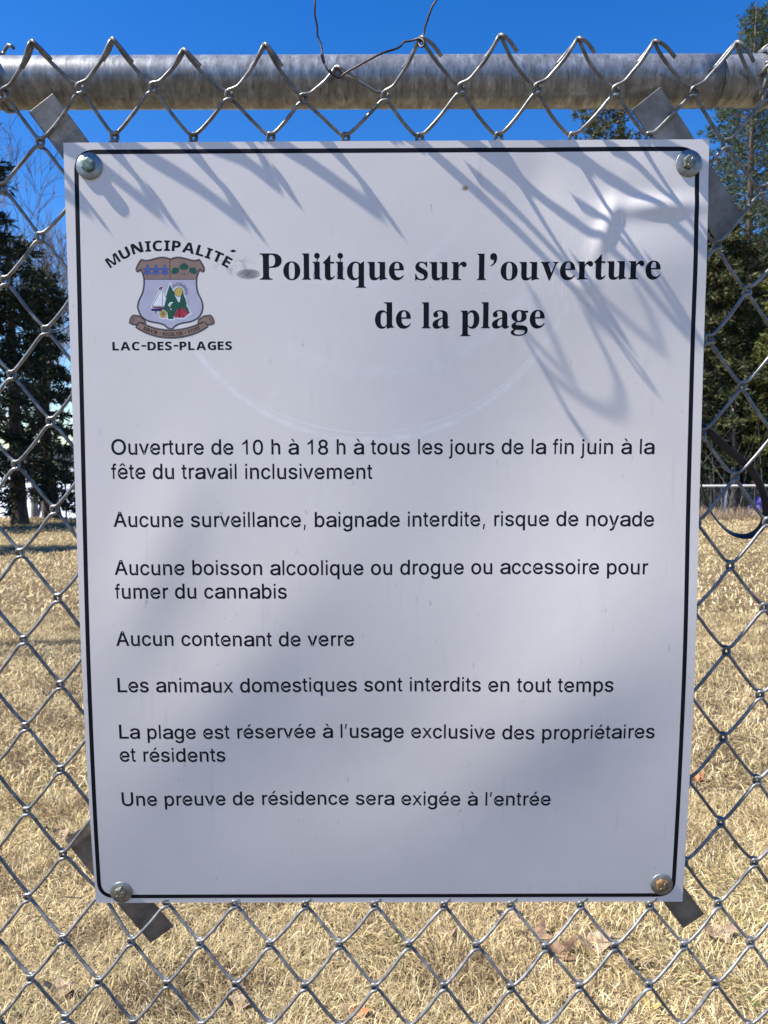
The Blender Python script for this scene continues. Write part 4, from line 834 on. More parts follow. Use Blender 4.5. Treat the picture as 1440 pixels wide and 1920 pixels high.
GL = {'T': {'P': '15,0 15,17 45,22 62,32 72,50 75,81 75,379 71,406 62,424 44,434 16,439 16,455 214,455 287,452 336,440 366,422 390,398 404,367 409,332 404,296 390,266 367,240 334,221 292,209 242,206 182,206 182,81 185,50 194,32 212,22 242,17 242,0|182,230 201,230 244,235 272,253 287,283 292,329 288,375 275,406 252,425 216,431 199,429 189,424 184,414 182,398', 'o': '169,-10 127,-5 90,11 60,37 38,70 24,110 19,154 24,199 38,239 60,272 90,297 127,313 168,318 209,313 245,298 275,273 298,240 312,200 317,154 312,108 298,69 275,36 245,11 210,-5|169,11 193,18 209,39 217,81 220,154 217,227 208,271 192,292 169,299 144,292 128,271 120,227 117,154 120,82 128,39 144,18', 'l': '18,0 18,16 35,19 45,26 51,37 52,56 52,398 47,429 38,436 20,439 20,455 148,455 148,56 154,26 164,19 180,16 180,0', 'i': '101,362 81,366 65,376 54,393 50,412 54,432 65,449 81,460 101,463 120,460 137,449 147,432 151,412 147,393 136,376 120,366|18,0 18,16 35,19 45,26 51,37 52,56 52,252 47,285 37,291 20,293 21,310 148,310 148,56 154,26 164,19 180,16 180,0', 't': '124,-9 89,-4 66,10 53,36 48,71 48,279 20,279 20,300 88,369 129,424 144,424 144,310 208,310 208,279 144,279 144,82 149,51 157,43 168,40 189,49 206,75 222,66 198,24 165,-1', 'q': '175,-139 175,-123 199,-120 214,-114 221,-102 224,-83 224,29 200,8 173,-5 142,-9 108,-5 79,10 54,33 36,64 24,101 20,144 25,192 40,234 63,270 93,297 129,313 170,319 200,315 229,302 257,281 309,320 320,320 320,-83 321,-102 326,-113 337,-120 354,-123 354,-139|179,30 194,32 208,40 218,52 224,67 224,241 219,271 204,289 179,295 159,291 143,280 131,261 120,218 117,156 120,100 131,60 142,43 158,33', 'u': '131,-10 91,-3 65,17 51,51 46,97 46,248 39,282 29,291 11,294 11,310 142,310 142,74 144,58 151,46 162,38 177,36 205,43 228,66 228,248 226,269 221,283 209,291 189,294 189,310 324,310 324,70 326,51 331,39 342,33 360,30 360,13 300,7 228,-10 228,40 209,19 186,3 160,-7', 'e': '154,-10 117,-5 85,10 58,35 37,69 24,109 19,157 24,201 38,240 59,273 87,298 120,313 157,318 193,314 224,301 249,280 268,251 279,216 283,173 283,166 117,166 127,97 154,56 199,42 225,47 248,62 270,86 285,73 248,27 205,-1|116,192 201,192 201,215 199,252 193,277 181,292 161,297 136,286 121,255 116,203', 's': '151,-10 122,-6 87,6 73,9 60,4 51,-9 36,-9 36,105 53,105 66,68 87,39 112,21 140,15 162,18 179,27 189,40 192,58 183,84 156,105 107,130 76,148 54,169 41,193 37,220 44,259 65,291 98,312 141,319 166,316 199,308 206,306 213,305 223,308 230,319 244,319 244,222 228,222 215,254 196,277 174,291 149,296 130,294 116,286 108,274 105,259 107,244 115,232 146,212 191,189 221,172 241,151 253,127 257,95 250,51 228,18 194,-3', 'r': '18,0 18,16 35,19 45,26 51,37 52,56 52,252 51,273 46,285 37,291 20,293 21,310 146,310 146,252 165,280 187,301 210,314 233,318 258,315 275,304 286,287 289,266 287,248 278,234 265,225 248,222 233,224 222,231 207,250 199,257 189,260 175,255 162,241 152,220 149,192 149,56 152,37 159,25 173,19 197,16 197,0', 'v': '142,-10 38,248 22,281 12,290 -3,293 -3,310 164,310 164,294 156,294 136,290 129,276 130,268 185,122 236,253 241,272 237,284 224,292 203,294 203,310 305,310 305,295 289,289 278,279 260,243 160,-10', 'd': '140,-10 107,-5 78,10 53,35 35,66 23,104 19,147 24,196 36,237 55,272 81,297 112,313 146,318 175,314 201,301 223,280 223,401 220,419 212,430 198,437 176,439 176,455 319,455 319,75 325,41 335,32 353,28 353,11 294,6 223,-10 223,39 201,12 173,-5|171,28 187,31 202,41 215,56 223,76 223,242 217,257 206,270 191,278 174,281 155,277 141,267 130,250 121,210 118,153 120,98 130,58 146,36', 'a': '255,-10 226,-5 208,10 200,35 168,11 133,-4 95,-9 64,-4 40,11 25,34 20,63 25,91 39,115 63,136 119,164 199,190 199,241 196,266 187,282 171,292 148,296 123,293 109,286 104,274 113,257 123,231 120,215 110,202 95,194 77,191 59,194 45,203 36,218 33,236 37,259 49,278 69,295 95,308 126,316 162,318 223,312 263,292 280,271 290,244 293,210 293,62 295,40 304,34 320,42 329,28 306,7 281,-6|151,34 174,41 199,63 199,169 154,151 127,123 118,84 122,56 133,39', 'p': '17,-139 17,-124 40,-117 50,-101 52,-64 52,243 51,269 46,283 37,291 19,295 19,310 143,310 143,263 166,294 195,313 230,319 264,314 293,298 317,274 335,241 346,203 350,160 346,113 334,72 316,38 291,12 261,-5 227,-10 196,-5 170,9 148,32 148,-58 152,-99 158,-110 167,-118 197,-123 197,-139|195,28 222,36 239,59 249,99 253,154 250,208 241,248 232,265 218,275 199,278 179,273 162,259 148,235 148,69 160,46 176,33', 'g': '146,-140 89,-136 48,-122 22,-100 14,-75 20,-54 38,-38 69,-26 44,-10 29,9 24,30 28,54 42,74 67,92 102,110 58,135 31,169 22,212 27,242 40,268 60,289 88,305 120,315 157,318 196,315 233,304 317,304 317,268 268,268 286,237 291,203 288,176 276,151 258,131 234,116 205,106 172,103 157,103 142,104 126,102 112,94 104,84 101,71 105,59 119,51 141,49 175,49 223,47 259,40 285,29 303,13 312,-9 316,-37 311,-67 296,-92 272,-113 219,-133|157,124 178,130 190,146 197,173 199,211 197,249 190,276 178,292 157,297 137,292 124,276 117,249 114,211 117,173 124,146 137,130|161,-116 218,-111 252,-94 263,-66 260,-51 249,-41 231,-36 205,-34 97,-34 79,-52 73,-73 79,-89 95,-103 122,-113', '’': '52,318 82,509 151,509 98,318'}, 'A': {',': '38,-119 68,71 137,71 84,-119', '0': '227,-7 174,1 130,24 95,62 69,113 53,178 48,254 53,330 69,395 95,447 130,484 174,508 227,516 279,508 323,484 358,447 384,395 400,330 405,254 400,178 384,113 359,62 323,24 279,1|227,50 261,56 290,74 313,103 330,144 340,194 344,254 340,314 330,365 313,405 290,435 261,453 227,460 192,453 163,435 140,405 123,365 113,314 109,254 113,194 123,144 140,103 163,74 192,56', '1': '76,0 76,55 391,55 391,0|276,509 276,0 212,0 212,448 209,448 86,358 86,427 198,509', '8': '226,-7 178,-2 136,11 101,33 74,62 57,96 52,135 55,166 65,195 81,220 101,241 125,256 153,265 153,267 119,282 93,308 76,342 70,380 75,417 90,450 114,477 146,498 184,511 226,516 269,511 306,498 337,477 361,450 377,417 382,380 376,342 359,308 333,282 300,267 300,265 327,256 351,241 372,220 387,195 397,166 401,135 395,96 378,62 352,33 317,11 275,-2|226,49 258,52 285,60 307,74 323,91 333,113 337,139 333,165 322,189 305,208 283,223 256,232 226,235 196,232 169,223 147,208 130,189 119,165 115,139 119,113 129,91 145,74 167,60 195,52|226,290 252,292 274,300 293,313 307,330 316,351 319,376 316,399 308,420 294,437 275,449 252,457 226,460 200,457 177,449 159,437 145,420 136,399 133,376 136,351 145,330 159,313 178,300 201,292', 'A': '16,0 201,509 276,509 463,0 395,0 287,302 264,372 232,478 245,478 213,371 191,302 85,0|110,142 110,199 370,199 370,142', 'C': '267,-7 205,1 150,25 104,63 70,115 48,179 40,254 48,329 70,393 104,445 150,484 205,508 267,516 305,513 340,504 373,490 402,471 427,447 448,418 463,385 473,348 408,348 401,373 389,395 357,428 315,449 267,456 223,450 184,432 150,403 125,364 109,314 103,254 109,194 125,145 151,105 184,76 223,59 267,53 315,60 357,81 389,114 408,160 473,160 463,124 448,91 428,62 402,38 373,19 341,5 305,-4', 'E': '60,0 60,509 372,509 372,452 125,452 125,286 355,286 355,229 125,229 125,57 375,57 375,0', 'I': '31,0 31,57 118,57 118,452 31,452 31,509 269,509 269,452 183,452 183,57 269,57 269,0', 'L': '60,0 60,509 125,509 125,57 361,57 361,0', 'O': '267,-7 205,1 150,25 105,63 70,115 48,179 40,254 48,329 70,393 105,445 150,484 205,508 267,516 329,508 384,484 429,445 464,393 486,329 493,254 486,179 464,115 429,63 384,25 329,1|267,53 310,59 349,76 383,105 408,144 425,194 430,254 425,314 408,365 383,404 349,433 310,450 267,456 223,450 184,433 151,404 125,364 109,314 103,254 109,194 125,144 151,105 184,76 223,59', 'R': '60,0 60,509 236,509 290,504 333,489 367,465 390,433 405,395 409,352 405,309 390,271 367,240 333,217 289,203 236,198 96,198 96,255 234,255 269,258 298,267 319,281 334,300 342,324 345,352 342,380 334,405 319,425 298,440 269,449 233,452 125,452 125,0|353,0 230,229 303,229 428,0', 'S': '224,-9 172,-4 128,9 91,31 64,60 46,96 38,137 104,137 110,110 123,88 142,71 166,59 194,52 224,49 257,52 286,60 311,74 329,92 341,114 346,139 342,161 332,179 316,193 296,205 245,222 184,239 128,260 86,289 67,313 56,341 52,372 58,413 75,448 102,476 138,498 180,511 227,516 275,511 316,498 351,476 377,449 394,415 401,378 337,378 326,412 302,437 267,453 225,459 194,456 167,448 145,435 129,418 118,398 115,376 119,352 131,334 148,319 169,308 212,293 264,279 312,264 359,238 379,220 395,198 405,171 408,139 403,99 386,64 360,34 323,11 278,-4', 'T': '32,452 32,509 417,509 417,452 257,452 257,0 193,0 193,452', 'U': '259,-8 203,-2 154,15 114,43 85,80 66,124 60,173 60,509 124,509 124,178 128,144 141,113 160,87 187,68 220,56 259,52 298,56 331,68 357,87 377,113 389,144 393,178 393,509 457,509 457,173 451,124 433,80 403,43 363,15 315,-2', 'V': '204,0 16,509 84,509 192,206 215,137 248,31 235,31 267,138 290,206 395,509 463,509 278,0', 'a': '160,-9 126,-5 94,5 68,22 48,45 35,73 30,108 34,138 43,161 58,179 78,193 125,211 178,220 234,227 265,235 273,243 276,255 276,257 273,279 267,297 256,311 240,322 220,329 196,331 171,329 149,322 118,301 100,274 41,291 57,322 79,346 104,364 133,375 163,382 194,384 239,379 286,360 306,343 322,320 333,290 337,251 337,0 277,0 277,52 272,52 252,25 215,1 190,-6|170,45 202,49 228,59 248,74 263,93 272,115 276,138 276,190 259,182 231,176 200,171 175,168 134,159 117,150 103,139 95,124 92,105 94,87 102,72 114,61 130,52', 'b': '229,-8 198,-5 172,4 138,31 118,59 112,59 112,0 53,0 53,509 114,509 114,319 118,319 137,346 171,373 197,381 229,384 274,378 313,361 345,332 370,293 385,245 390,189 385,133 370,84 346,45 313,16 274,-2|220,47 253,51 279,66 301,88 316,117 325,151 328,189 325,227 316,261 301,290 280,311 253,325 220,330 188,325 161,312 140,291 125,263 116,229 113,189 116,150 125,115 140,86 162,65 188,51', 'c': '207,-8 159,-2 117,16 82,46 56,85 40,133 34,187 40,243 56,291 82,330 117,360 159,378 207,384 260,377 305,356 340,322 362,277 303,262 290,289 270,311 242,325 207,330 173,325 145,310 124,287 108,258 99,224 96,187 99,151 108,117 124,89 145,66 173,51 207,46 243,52 271,66 292,89 304,117 363,102 354,78 341,56 306,21 261,-1', 'd': '195,-8 151,-2 111,16 79,45 55,84 39,133 34,189 39,245 55,293 79,332 112,361 151,378 196,384 228,381 253,373 287,346 306,319 311,319 311,509 372,509 372,0 313,0 313,59 307,59 287,31 252,4 227,-5|205,47 236,51 263,65 284,86 299,115 309,150 312,189 309,229 300,263 284,291 263,312 237,325 205,330 172,325 145,311 124,290 108,261 99,227 96,189 99,151 109,117 124,88 145,66 172,51', 'e': '212,-8 161,-2 117,16 82,46 56,85 40,132 34,187 39,242 55,290 81,329 115,359 157,378 205,384 236,382 266,374 294,361 319,341 341,315 357,282 368,242 371,194 371,169 75,169 75,221 338,221 310,202 307,237 298,269 283,294 263,314 237,326 205,330 173,326 146,313 125,294 109,270 99,241 96,211 96,178 100,139 110,106 128,80 151,61 179,50 212,46 254,53 285,73 306,105 365,91 353,63 335,39 311,19 283,4 249,-5', 'f': '228,379 228,327 6,327 6,379|81,0 81,432 84,461 96,486 113,505 135,519 161,527 187,530 222,527 243,521 227,468 215,472 195,474 171,470 154,460 145,443 142,419 142,0', 'g': '207,-151 168,-148 134,-140 105,-127 82,-110 64,-91 51,-69 101,-41 122,-66 154,-88 178,-95 207,-97 249,-92 282,-75 298,-58 308,-34 311,-6 311,68 306,68 287,41 252,16 227,8 195,5 152,10 113,27 80,53 55,90 39,136 34,191 39,246 55,293 80,332 112,361 152,378 196,384 228,382 253,373 288,346 308,319 313,319 313,379 372,379 372,-9 367,-54 350,-90 324,-117 291,-136 251,-147|205,59 237,63 264,75 285,95 300,121 309,154 312,193 309,231 300,264 285,291 264,312 237,325 205,330 172,325 145,312 124,290 109,262 99,229 96,193 99,155 109,123 124,96 145,76 172,63', 'h': '114,227 114,0 53,0 53,509 114,509 114,287 102,287 124,332 152,362 187,379 227,384 264,380 295,369 321,349 341,321 353,285 357,240 357,0 296,0 296,235 290,275 273,304 246,323 210,329 184,326 161,317 141,303 126,283 117,257', 'i': '53,0 53,379 114,379 114,0|84,443 67,446 54,455 44,468 41,483 44,499 54,512 67,521 84,524 100,521 114,512 123,499 126,483 123,468 114,455 100,446', 'j': '53,379 114,379 114,-30 111,-63 102,-90 86,-113 65,-129 37,-139 4,-143 -10,-143 -10,-87 2,-87 25,-83 40,-72 50,-54 53,-29|83,443 67,446 53,455 44,468 41,483 44,499 53,512 67,521 83,524 100,521 114,512 123,499 126,483 123,468 114,455 100,446', 'l': '139,-2 101,3 74,20 58,47 53,84 53,509 114,509 114,99 115,77 120,62 130,54 146,52 160,53 170,54 181,3 162,-1', 'm': '53,0 53,379 112,379 112,295 108,295 118,323 132,346 151,363 172,376 195,384 219,386 257,380 287,361 309,331 321,295 312,295 322,321 337,343 357,361 381,375 407,383 437,386 468,383 497,372 522,354 541,328 553,296 557,255 557,0 496,0 496,254 490,289 473,313 447,326 419,330 395,328 374,320 358,307 345,290 338,270 335,247 335,0 274,0 274,260 269,288 253,311 229,326 199,330 178,328 158,320 140,307 126,289 117,266 114,238 114,0', 'n': '114,227 114,0 53,0 53,379 112,379 112,287 102,287 124,332 152,362 187,379 227,384 264,380 295,369 321,349 341,321 353,285 357,240 357,0 296,0 296,235 290,275 273,304 246,323 210,329 184,326 161,317 141,303 126,283 117,257', 'o': '207,-8 159,-2 117,16 82,46 56,85 40,133 34,187 40,243 56,291 82,330 117,360 159,378 207,384 256,378 299,360 333,330 359,291 376,243 381,187 376,133 359,85 333,46 299,16 256,-2|207,46 242,51 270,66 292,89 307,117 316,151 319,187 316,224 307,258 292,287 270,310 242,325 207,330 173,325 145,310 124,287 108,258 99,224 96,187 99,151 108,117 124,89 145,66 173,51', 'p': '53,-143 53,379 112,379 112,319 118,319 137,346 171,373 197,381 229,384 274,378 313,361 345,332 370,293 385,245 390,189 385,133 370,84 346,45 313,16 274,-2 229,-8 198,-5 173,4 138,31 118,59 114,59 114,-143|220,47 253,51 279,66 301,88 316,117 325,151 328,189 325,227 316,261 301,290 280,311 253,325 220,330 188,325 161,312 140,291 125,263 116,229 113,189 116,150 125,115 140,86 162,65 188,51', 'q': '372,-143 311,-143 311,59 306,59 287,31 252,4 227,-5 195,-8 151,-2 111,16 79,45 55,84 39,133 34,189 39,245 55,293 79,332 112,361 151,378 196,384 228,381 253,373 287,346 307,319 313,319 313,379 372,379|205,47 236,51 263,65 284,86 299,115 309,150 312,189 309,229 300,263 284,291 263,312 237,325 205,330 172,325 145,311 124,290 108,261 99,227 96,189 99,151 109,117 124,88 145,66 172,51', 'r': '53,0 53,379 112,379 112,321 115,321 130,347 152,367 181,380 213,385 229,384 243,384 243,322 230,324 207,326 182,323 159,315 140,301 126,284 117,262 114,237 114,0', 's': '182,-8 145,-5 112,3 84,18 62,38 45,63 36,94 94,107 105,79 124,60 150,49 181,45 217,50 244,62 262,81 268,103 265,121 254,136 237,147 212,155 149,170 104,186 72,208 53,237 47,274 51,305 65,332 87,354 115,370 149,381 187,384 223,381 254,372 279,358 299,339 314,316 324,290 268,277 258,298 243,316 219,328 187,333 156,329 131,317 114,299 109,277 112,258 124,243 144,232 172,223 229,209 275,194 306,171 325,142 331,107 326,75 312,47 290,24 260,6 223,-5', 't': '204,379 204,327 6,327 6,379|65,471 126,471 126,98 128,76 136,61 150,53 170,50 185,51 202,54 213,2 192,-3 168,-4 125,2 92,21 72,52 65,93', 'u': '182,-5 146,-1 115,11 89,31 69,59 57,95 53,139 53,379 114,379 114,144 119,105 137,75 164,56 200,50 226,53 249,62 268,77 283,97 293,122 296,153 296,379 357,379 357,0 298,0 298,92 307,92 286,47 257,17 222,0', 'v': '163,0 17,379 84,379 165,155 187,87 206,21 184,21 203,87 224,155 305,379 371,379 226,0', 'x': '21,0 171,218 171,171 29,379 100,379 147,306 179,253 207,206 175,206 202,253 233,306 282,379 352,379 209,169 209,214 358,0 287,0 231,85 200,136 173,182 205,182 178,136 148,85 91,0', 'y': '47,-139 61,-86 71,-87 104,-89 118,-84 130,-74 141,-58 151,-36 163,-1 17,379 84,379 165,155 187,87 206,21 184,21 202,87 224,155 305,379 371,379 204,-58 177,-107 159,-124 139,-136 117,-143 91,-145 65,-143', 'É': '60,0 60,509 372,509 372,452 125,452 125,286 355,286 355,229 125,229 125,57 375,57 375,0|191,558 239,659 307,659 241,558', 'à': '160,-9 126,-5 94,5 68,22 48,45 35,73 30,108 34,138 43,161 58,179 78,193 125,211 178,220 234,227 265,235 273,243 276,255 276,257 273,279 267,297 256,311 240,322 220,329 196,331 171,329 149,322 118,301 100,274 41,291 57,322 79,346 104,364 133,375 163,382 194,384 239,379 286,360 306,343 322,320 333,290 337,251 337,0 277,0 277,52 272,52 252,25 215,1 190,-6|170,45 202,49 228,59 248,74 263,93 272,115 276,138 276,190 259,182 231,176 200,171 175,168 134,159 117,150 103,139 95,124 92,105 94,87 102,72 114,61 130,52|165,429 99,529 168,529 215,429', 'é': '212,-8 161,-2 117,16 82,46 56,85 40,132 34,187 39,242 55,290 81,329 115,359 157,378 205,384 236,382 266,374 294,361 319,341 341,315 357,282 368,242 371,194 371,169 75,169 75,221 338,221 310,202 307,237 298,269 283,294 263,314 237,326 205,330 173,326 146,313 125,294 109,270 99,241 96,211 96,178 100,139 110,106 128,80 151,61 179,50 212,46 254,53 285,73 306,105 365,91 353,63 335,39 311,19 283,4 249,-5|177,429 225,529 293,529 227,429', 'ê': '212,-8 161,-2 117,16 82,46 56,85 40,132 34,187 39,242 55,290 81,329 115,359 157,378 205,384 236,382 266,374 294,361 319,341 341,315 357,282 368,242 371,194 371,169 75,169 75,221 338,221 310,202 307,237 298,269 283,294 263,314 237,326 205,330 173,326 146,313 125,294 109,270 99,241 96,211 96,178 100,139 110,106 128,80 151,61 179,50 212,46 254,53 285,73 306,105 365,91 353,63 335,39 311,19 283,4 249,-5|155,435 95,435 95,438 175,529 233,529 313,438 313,435 252,435 204,495', '’': '52,318 82,509 151,509 98,318'}, 'M': {'A': '0,0 169,482 293,482 463,0 354,0 319,114 144,114 109,0|170,199 295,199 259,311 251,340 240,375 232,407 223,374 212,336 204,311', 'C': '255,-7 187,1 133,24 91,61 62,110 45,170 39,239 46,307 65,367 97,417 141,455 177,472 218,483 264,486 335,477 404,453 371,370 317,392 290,399 264,402 228,397 198,382 175,358 157,325 147,285 144,238 151,171 172,120 195,97 226,83 264,78 323,85 386,103 386,18 324,-1', 'D': '60,0 60,480 211,480 281,473 342,453 391,419 427,374 450,315 458,244 450,170 427,109 389,61 337,27 273,7 196,0|162,84 206,84 258,90 300,109 329,141 347,185 353,242 349,290 337,329 318,359 291,380 257,392 216,396 162,396', 'E': '60,0 60,480 336,480 336,396 162,396 162,291 324,291 324,208 162,208 162,84 336,84 336,0', 'G': '262,-7 196,0 141,21 97,56 65,105 45,166 39,240 46,311 68,371 91,405 119,433 153,456 215,479 289,486 365,478 432,457 398,375 348,394 289,402 247,397 212,381 183,357 162,325 148,285 144,238 147,194 156,155 173,123 197,98 229,83 269,78 305,80 333,85 333,185 242,185 242,269 433,269 433,21 354,1', 'I': '21,0 21,58 80,85 80,395 21,422 21,480 240,480 240,422 181,395 181,85 240,58 240,0', 'L': '60,0 60,480 162,480 162,84 357,84 357,0', 'M': '60,0 60,480 199,480 312,113 314,113 435,480 573,480 573,0 478,0 478,227 479,279 481,335 483,375 480,375 357,0 263,0 148,376 145,376 148,336 150,278 151,223 151,0', 'N': '60,0 60,480 189,480 397,120 399,120 396,187 394,253 394,480 486,480 486,0 357,0 148,363 145,363 149,294 151,226 151,0', 'O': '267,-7 218,-3 176,7 139,24 108,48 83,76 63,111 45,171 39,241 45,311 63,371 95,420 139,456 176,473 219,484 268,487 317,484 360,473 396,456 440,420 471,370 490,310 496,240 490,171 471,110 440,61 396,24 360,7 317,-3|267,79 307,83 338,98 361,122 382,173 389,240 382,308 361,359 338,383 307,398 268,402 229,398 198,383 175,359 153,308 146,240 153,173 175,122 198,98 229,83', 'P': '60,0 60,480 214,480 270,475 315,462 349,440 373,410 387,373 392,330 387,289 374,252 351,219 316,193 268,176 206,171 162,171 162,0|162,254 195,254 234,258 264,271 282,293 289,326 280,365 253,388 208,396 162,396', 'R': '60,0 60,480 200,480 260,476 308,464 345,444 371,416 386,380 392,336 388,305 379,278 365,256 346,237 302,209 443,0 330,0 216,184 162,184 162,0|162,267 195,267 238,271 267,283 283,304 289,333 283,362 266,382 236,393 193,396 162,396', 'S': '167,-7 95,1 31,22 31,117 102,90 138,80 175,77 207,81 228,92 240,108 244,128 237,153 217,172 150,207 114,225 77,253 61,272 48,293 39,319 36,350 41,390 56,423 80,450 113,470 152,482 199,486 235,484 270,478 341,453 308,373 249,394 195,402 170,398 151,388 140,373 136,353 141,330 158,313 226,277 289,241 312,220 329,196 340,168 343,133 338,93 323,59 297,31 262,10 219,-2', 'T': '144,0 144,395 13,395 13,480 375,480 375,395 245,395 245,0', 'U': '252,-7 193,-1 145,15 107,42 79,78 63,121 57,171 57,480 158,480 158,186 165,136 183,103 213,85 255,79 297,85 327,105 344,138 349,187 349,480 451,480 451,169 445,122 429,80 401,44 363,16 313,-1', 'V': '163,0 0,480 103,480 193,194 200,167 211,125 218,89 225,125 236,167 243,194 334,480 437,480 273,0'}}
HELV = {' ':(278,),'A':(667,14,0,654,718),'L':(556,76,0,537,718),'O':(778,39,-19,739,737),'U':(722,79,-19,644,718),'0':(556,37,-19,519,703),'1':(556,101,0,359,703),'8':(556,38,-19,517,703),
 ',':(278,87,-147,191,106),'’':(222,53,463,157,718),'a':(556,36,-15,530,538),'b':(556,58,-15,517,718),'c':(500,30,-15,477,538),'d':(556,35,-15,499,718),'e':(556,40,-15,516,538),'f':(278,14,0,262,728),
 'g':(556,40,-220,499,538),'h':(556,76,0,491,718),'i':(222,67,0,155,718),'j':(222,-16,-210,155,718),'l':(222,67,0,155,718),'m':(833,65,0,769,538),'n':(556,65,0,491,538),'o':(556,35,-14,521,538),
 'p':(556,58,-207,517,538),'q':(556,35,-207,494,538),'r':(333,77,0,332,538),'s':(500,32,-15,464,538),'t':(278,14,-7,257,669),'u':(556,68,-15,489,523),'v':(500,8,0,492,523),'x':(500,11,0,490,523),
 'y':(500,11,-214,489,523),'à':(556,36,-15,530,734),'é':(556,40,-15,516,734),'ê':(556,40,-15,516,734)}
TIMB = {' ':(250,),'P':(611,16,0,600,676),'o':(500,25,-14,476,473),'l':(278,16,0,255,676),'i':(278,16,0,255,691),'t':(333,20,-12,332,630),'q':(556,34,-205,536,473),'u':(556,16,-14,537,461),'e':(444,25,-14,426,473),
 's':(389,25,-14,361,473),'r':(444,29,0,434,473),'v':(500,21,-14,485,461),'d':(556,25,-14,534,676),'a':(500,25,-14,488,473),'p':(556,19,-205,524,473),'g':(500,28,-203,483,473),'’':(333,79,356,263,691)}
OWN = {('A', 'l'): '67,0 67,718 155,718 155,0', ('A', 'i'): '67,0 67,523 155,523 155,0|67,616 67,718 155,718 155,616', ('A', '1'): '359,0 272,0 272,548 234,516 186,486 135,462 101,449 101,534 162,566 214,606 256,652 281,703 359,703'}
OWN[('T', '’')] = '88,356 88,374 130,396 160,426 174,462 176,500 168,516 140,512 112,520 88,542 79,578 81,624 100,660 134,684 170,691 206,684 238,660 258,620 263,570 257,512 238,462 206,418 160,382 112,360'
OWN[('A', 'x')] = '11,0 200,272 24,523 132,523 252,345 375,523 476,523 300,272 490,0 384,0 249,200 112,0'
ACC = {'à': ('a', [(160, 734), (262, 734), (340, 598), (270, 598)]), 'é': ('e', [(240, 598), (310, 598), (420, 734), (316, 734)]), 'ê': ('e', [(120, 598), (196, 598), (278, 678), (360, 598), (436, 598), (326, 734), (230, 734)])}
def fatten(cs, d):
    area = lambda c: sum(c[k - 1][0] * c[k][1] - c[k][0] * c[k - 1][1] for k in range(len(c)))
    sg = 1 if area(max(cs, key=lambda c: abs(area(c)))) > 0 else -1; out = []
    for c in cs:
        c = [q for k, q in enumerate(c) if q != c[k - 1]]; n = len(c); r = []
        for k in range(n):
            a, b_, e = c[k - 1], c[k], c[(k + 1) % n]
            d1 = (b_[0] - a[0], b_[1] - a[1]); d2 = (e[0] - b_[0], e[1] - b_[1]); l1 = math.hypot(*d1); l2 = math.hypot(*d2)
            n1 = (d1[1] / l1, -d1[0] / l1); n2 = (d2[1] / l2, -d2[0] / l2); s_ = (n1[0] + n2[0], n1[1] + n2[1]); m2 = max(.5, 1 + n1[0] * n2[0] + n1[1] * n2[1])
            r.append((b_[0] + sg * d * s_[0] / m2, b_[1] + sg * d * s_[1] / m2))
        out.append(r)
    return out
_tri = {}
def glyph(font, ch, metr):
    key = (font, ch)
    if key not in _tri and font == 'A' and ch in ACC:
        pts, tr = glyph('A', ACC[ch][0], HELV[ACC[ch][0]]); ac = ACC[ch][1]; tr2 = tessellate_polygon([[Vector((x, y, 0)) for x, y in ac]])
        _tri[key] = (list(pts) + ac, [tuple(f) for f in tr] + [tuple(len(pts) + i for i in f) for f in tr2])
    if key not in _tri:
        src = OWN.get(key) or GL[font][ch]
        cs = [[tuple(map(int, p.split(','))) for p in c.split(' ')] for c in src.split('|')]
        if font in 'AM' and key not in OWN and key != ('M', 'M'): cs = fatten(cs, 9 if font == 'A' else (0 if ch == 'M' else 6))
        if metr is not None:
            xs_ = [p[0] for c in cs for p in c]; ys_ = [p[1] for c in cs for p in c]; _, x0, y0, x1, y1 = metr
            if key not in OWN:
                ax, ay = min(xs_), min(ys_); sx_ = (x1 - x0) / (max(xs_) - ax); sy_ = (y1 - y0) / (max(ys_) - ay)
                cs = [[(x0 + (x - ax) * sx_, y0 + (y - ay) * sy_) for x, y in c] for c in cs]
        cs = [[p for k, p in enumerate(c) if p != c[k - 1]] for c in cs]
        _tri[key] = ([p for c in cs for p in c], tessellate_polygon([[Vector((x, y, 0)) for x, y in c] for c in cs]))
    return _tri[key]
def text_line(txt, font, metr, p0, p1, parent, layer=1, name='lettering', ysc=1.0):
    a = np.array(S2(*p0)); b_ = np.array(S2(*p1)); d = b_ - a; L = np.linalg.norm(d); ex = d / L; ey = np.array([-ex[1], ex[0]])
    x = 0; pos = []
    for ch in txt: pos.append(x); x += metr[ch][0]
    x0 = metr[txt[0]][1]; x1 = pos[-1] + metr[txt[-1]][3]; sc = L / (x1 - x0); pr = Print(layer)
    for ch, px_ in zip(txt, pos):
        if ch == ' ': continue
        pts, tr = glyph(font, ch, metr[ch]); pr.add([tuple(a + ex * (px_ + q[0] - x0) * sc + ey * q[1] * sc * ysc) for q in pts], tr)
    o = pr.build(name, MAT['black'], parent); o['label'] = 'black printed line "%s"' % txt; return o
text_line('Politique sur l’ouverture', 'T', TIMB, (487, 524.5), (1238, 523.5), sign)
text_line('de la plage', 'T', TIMB, (703, 615.5), (1021, 615), sign)
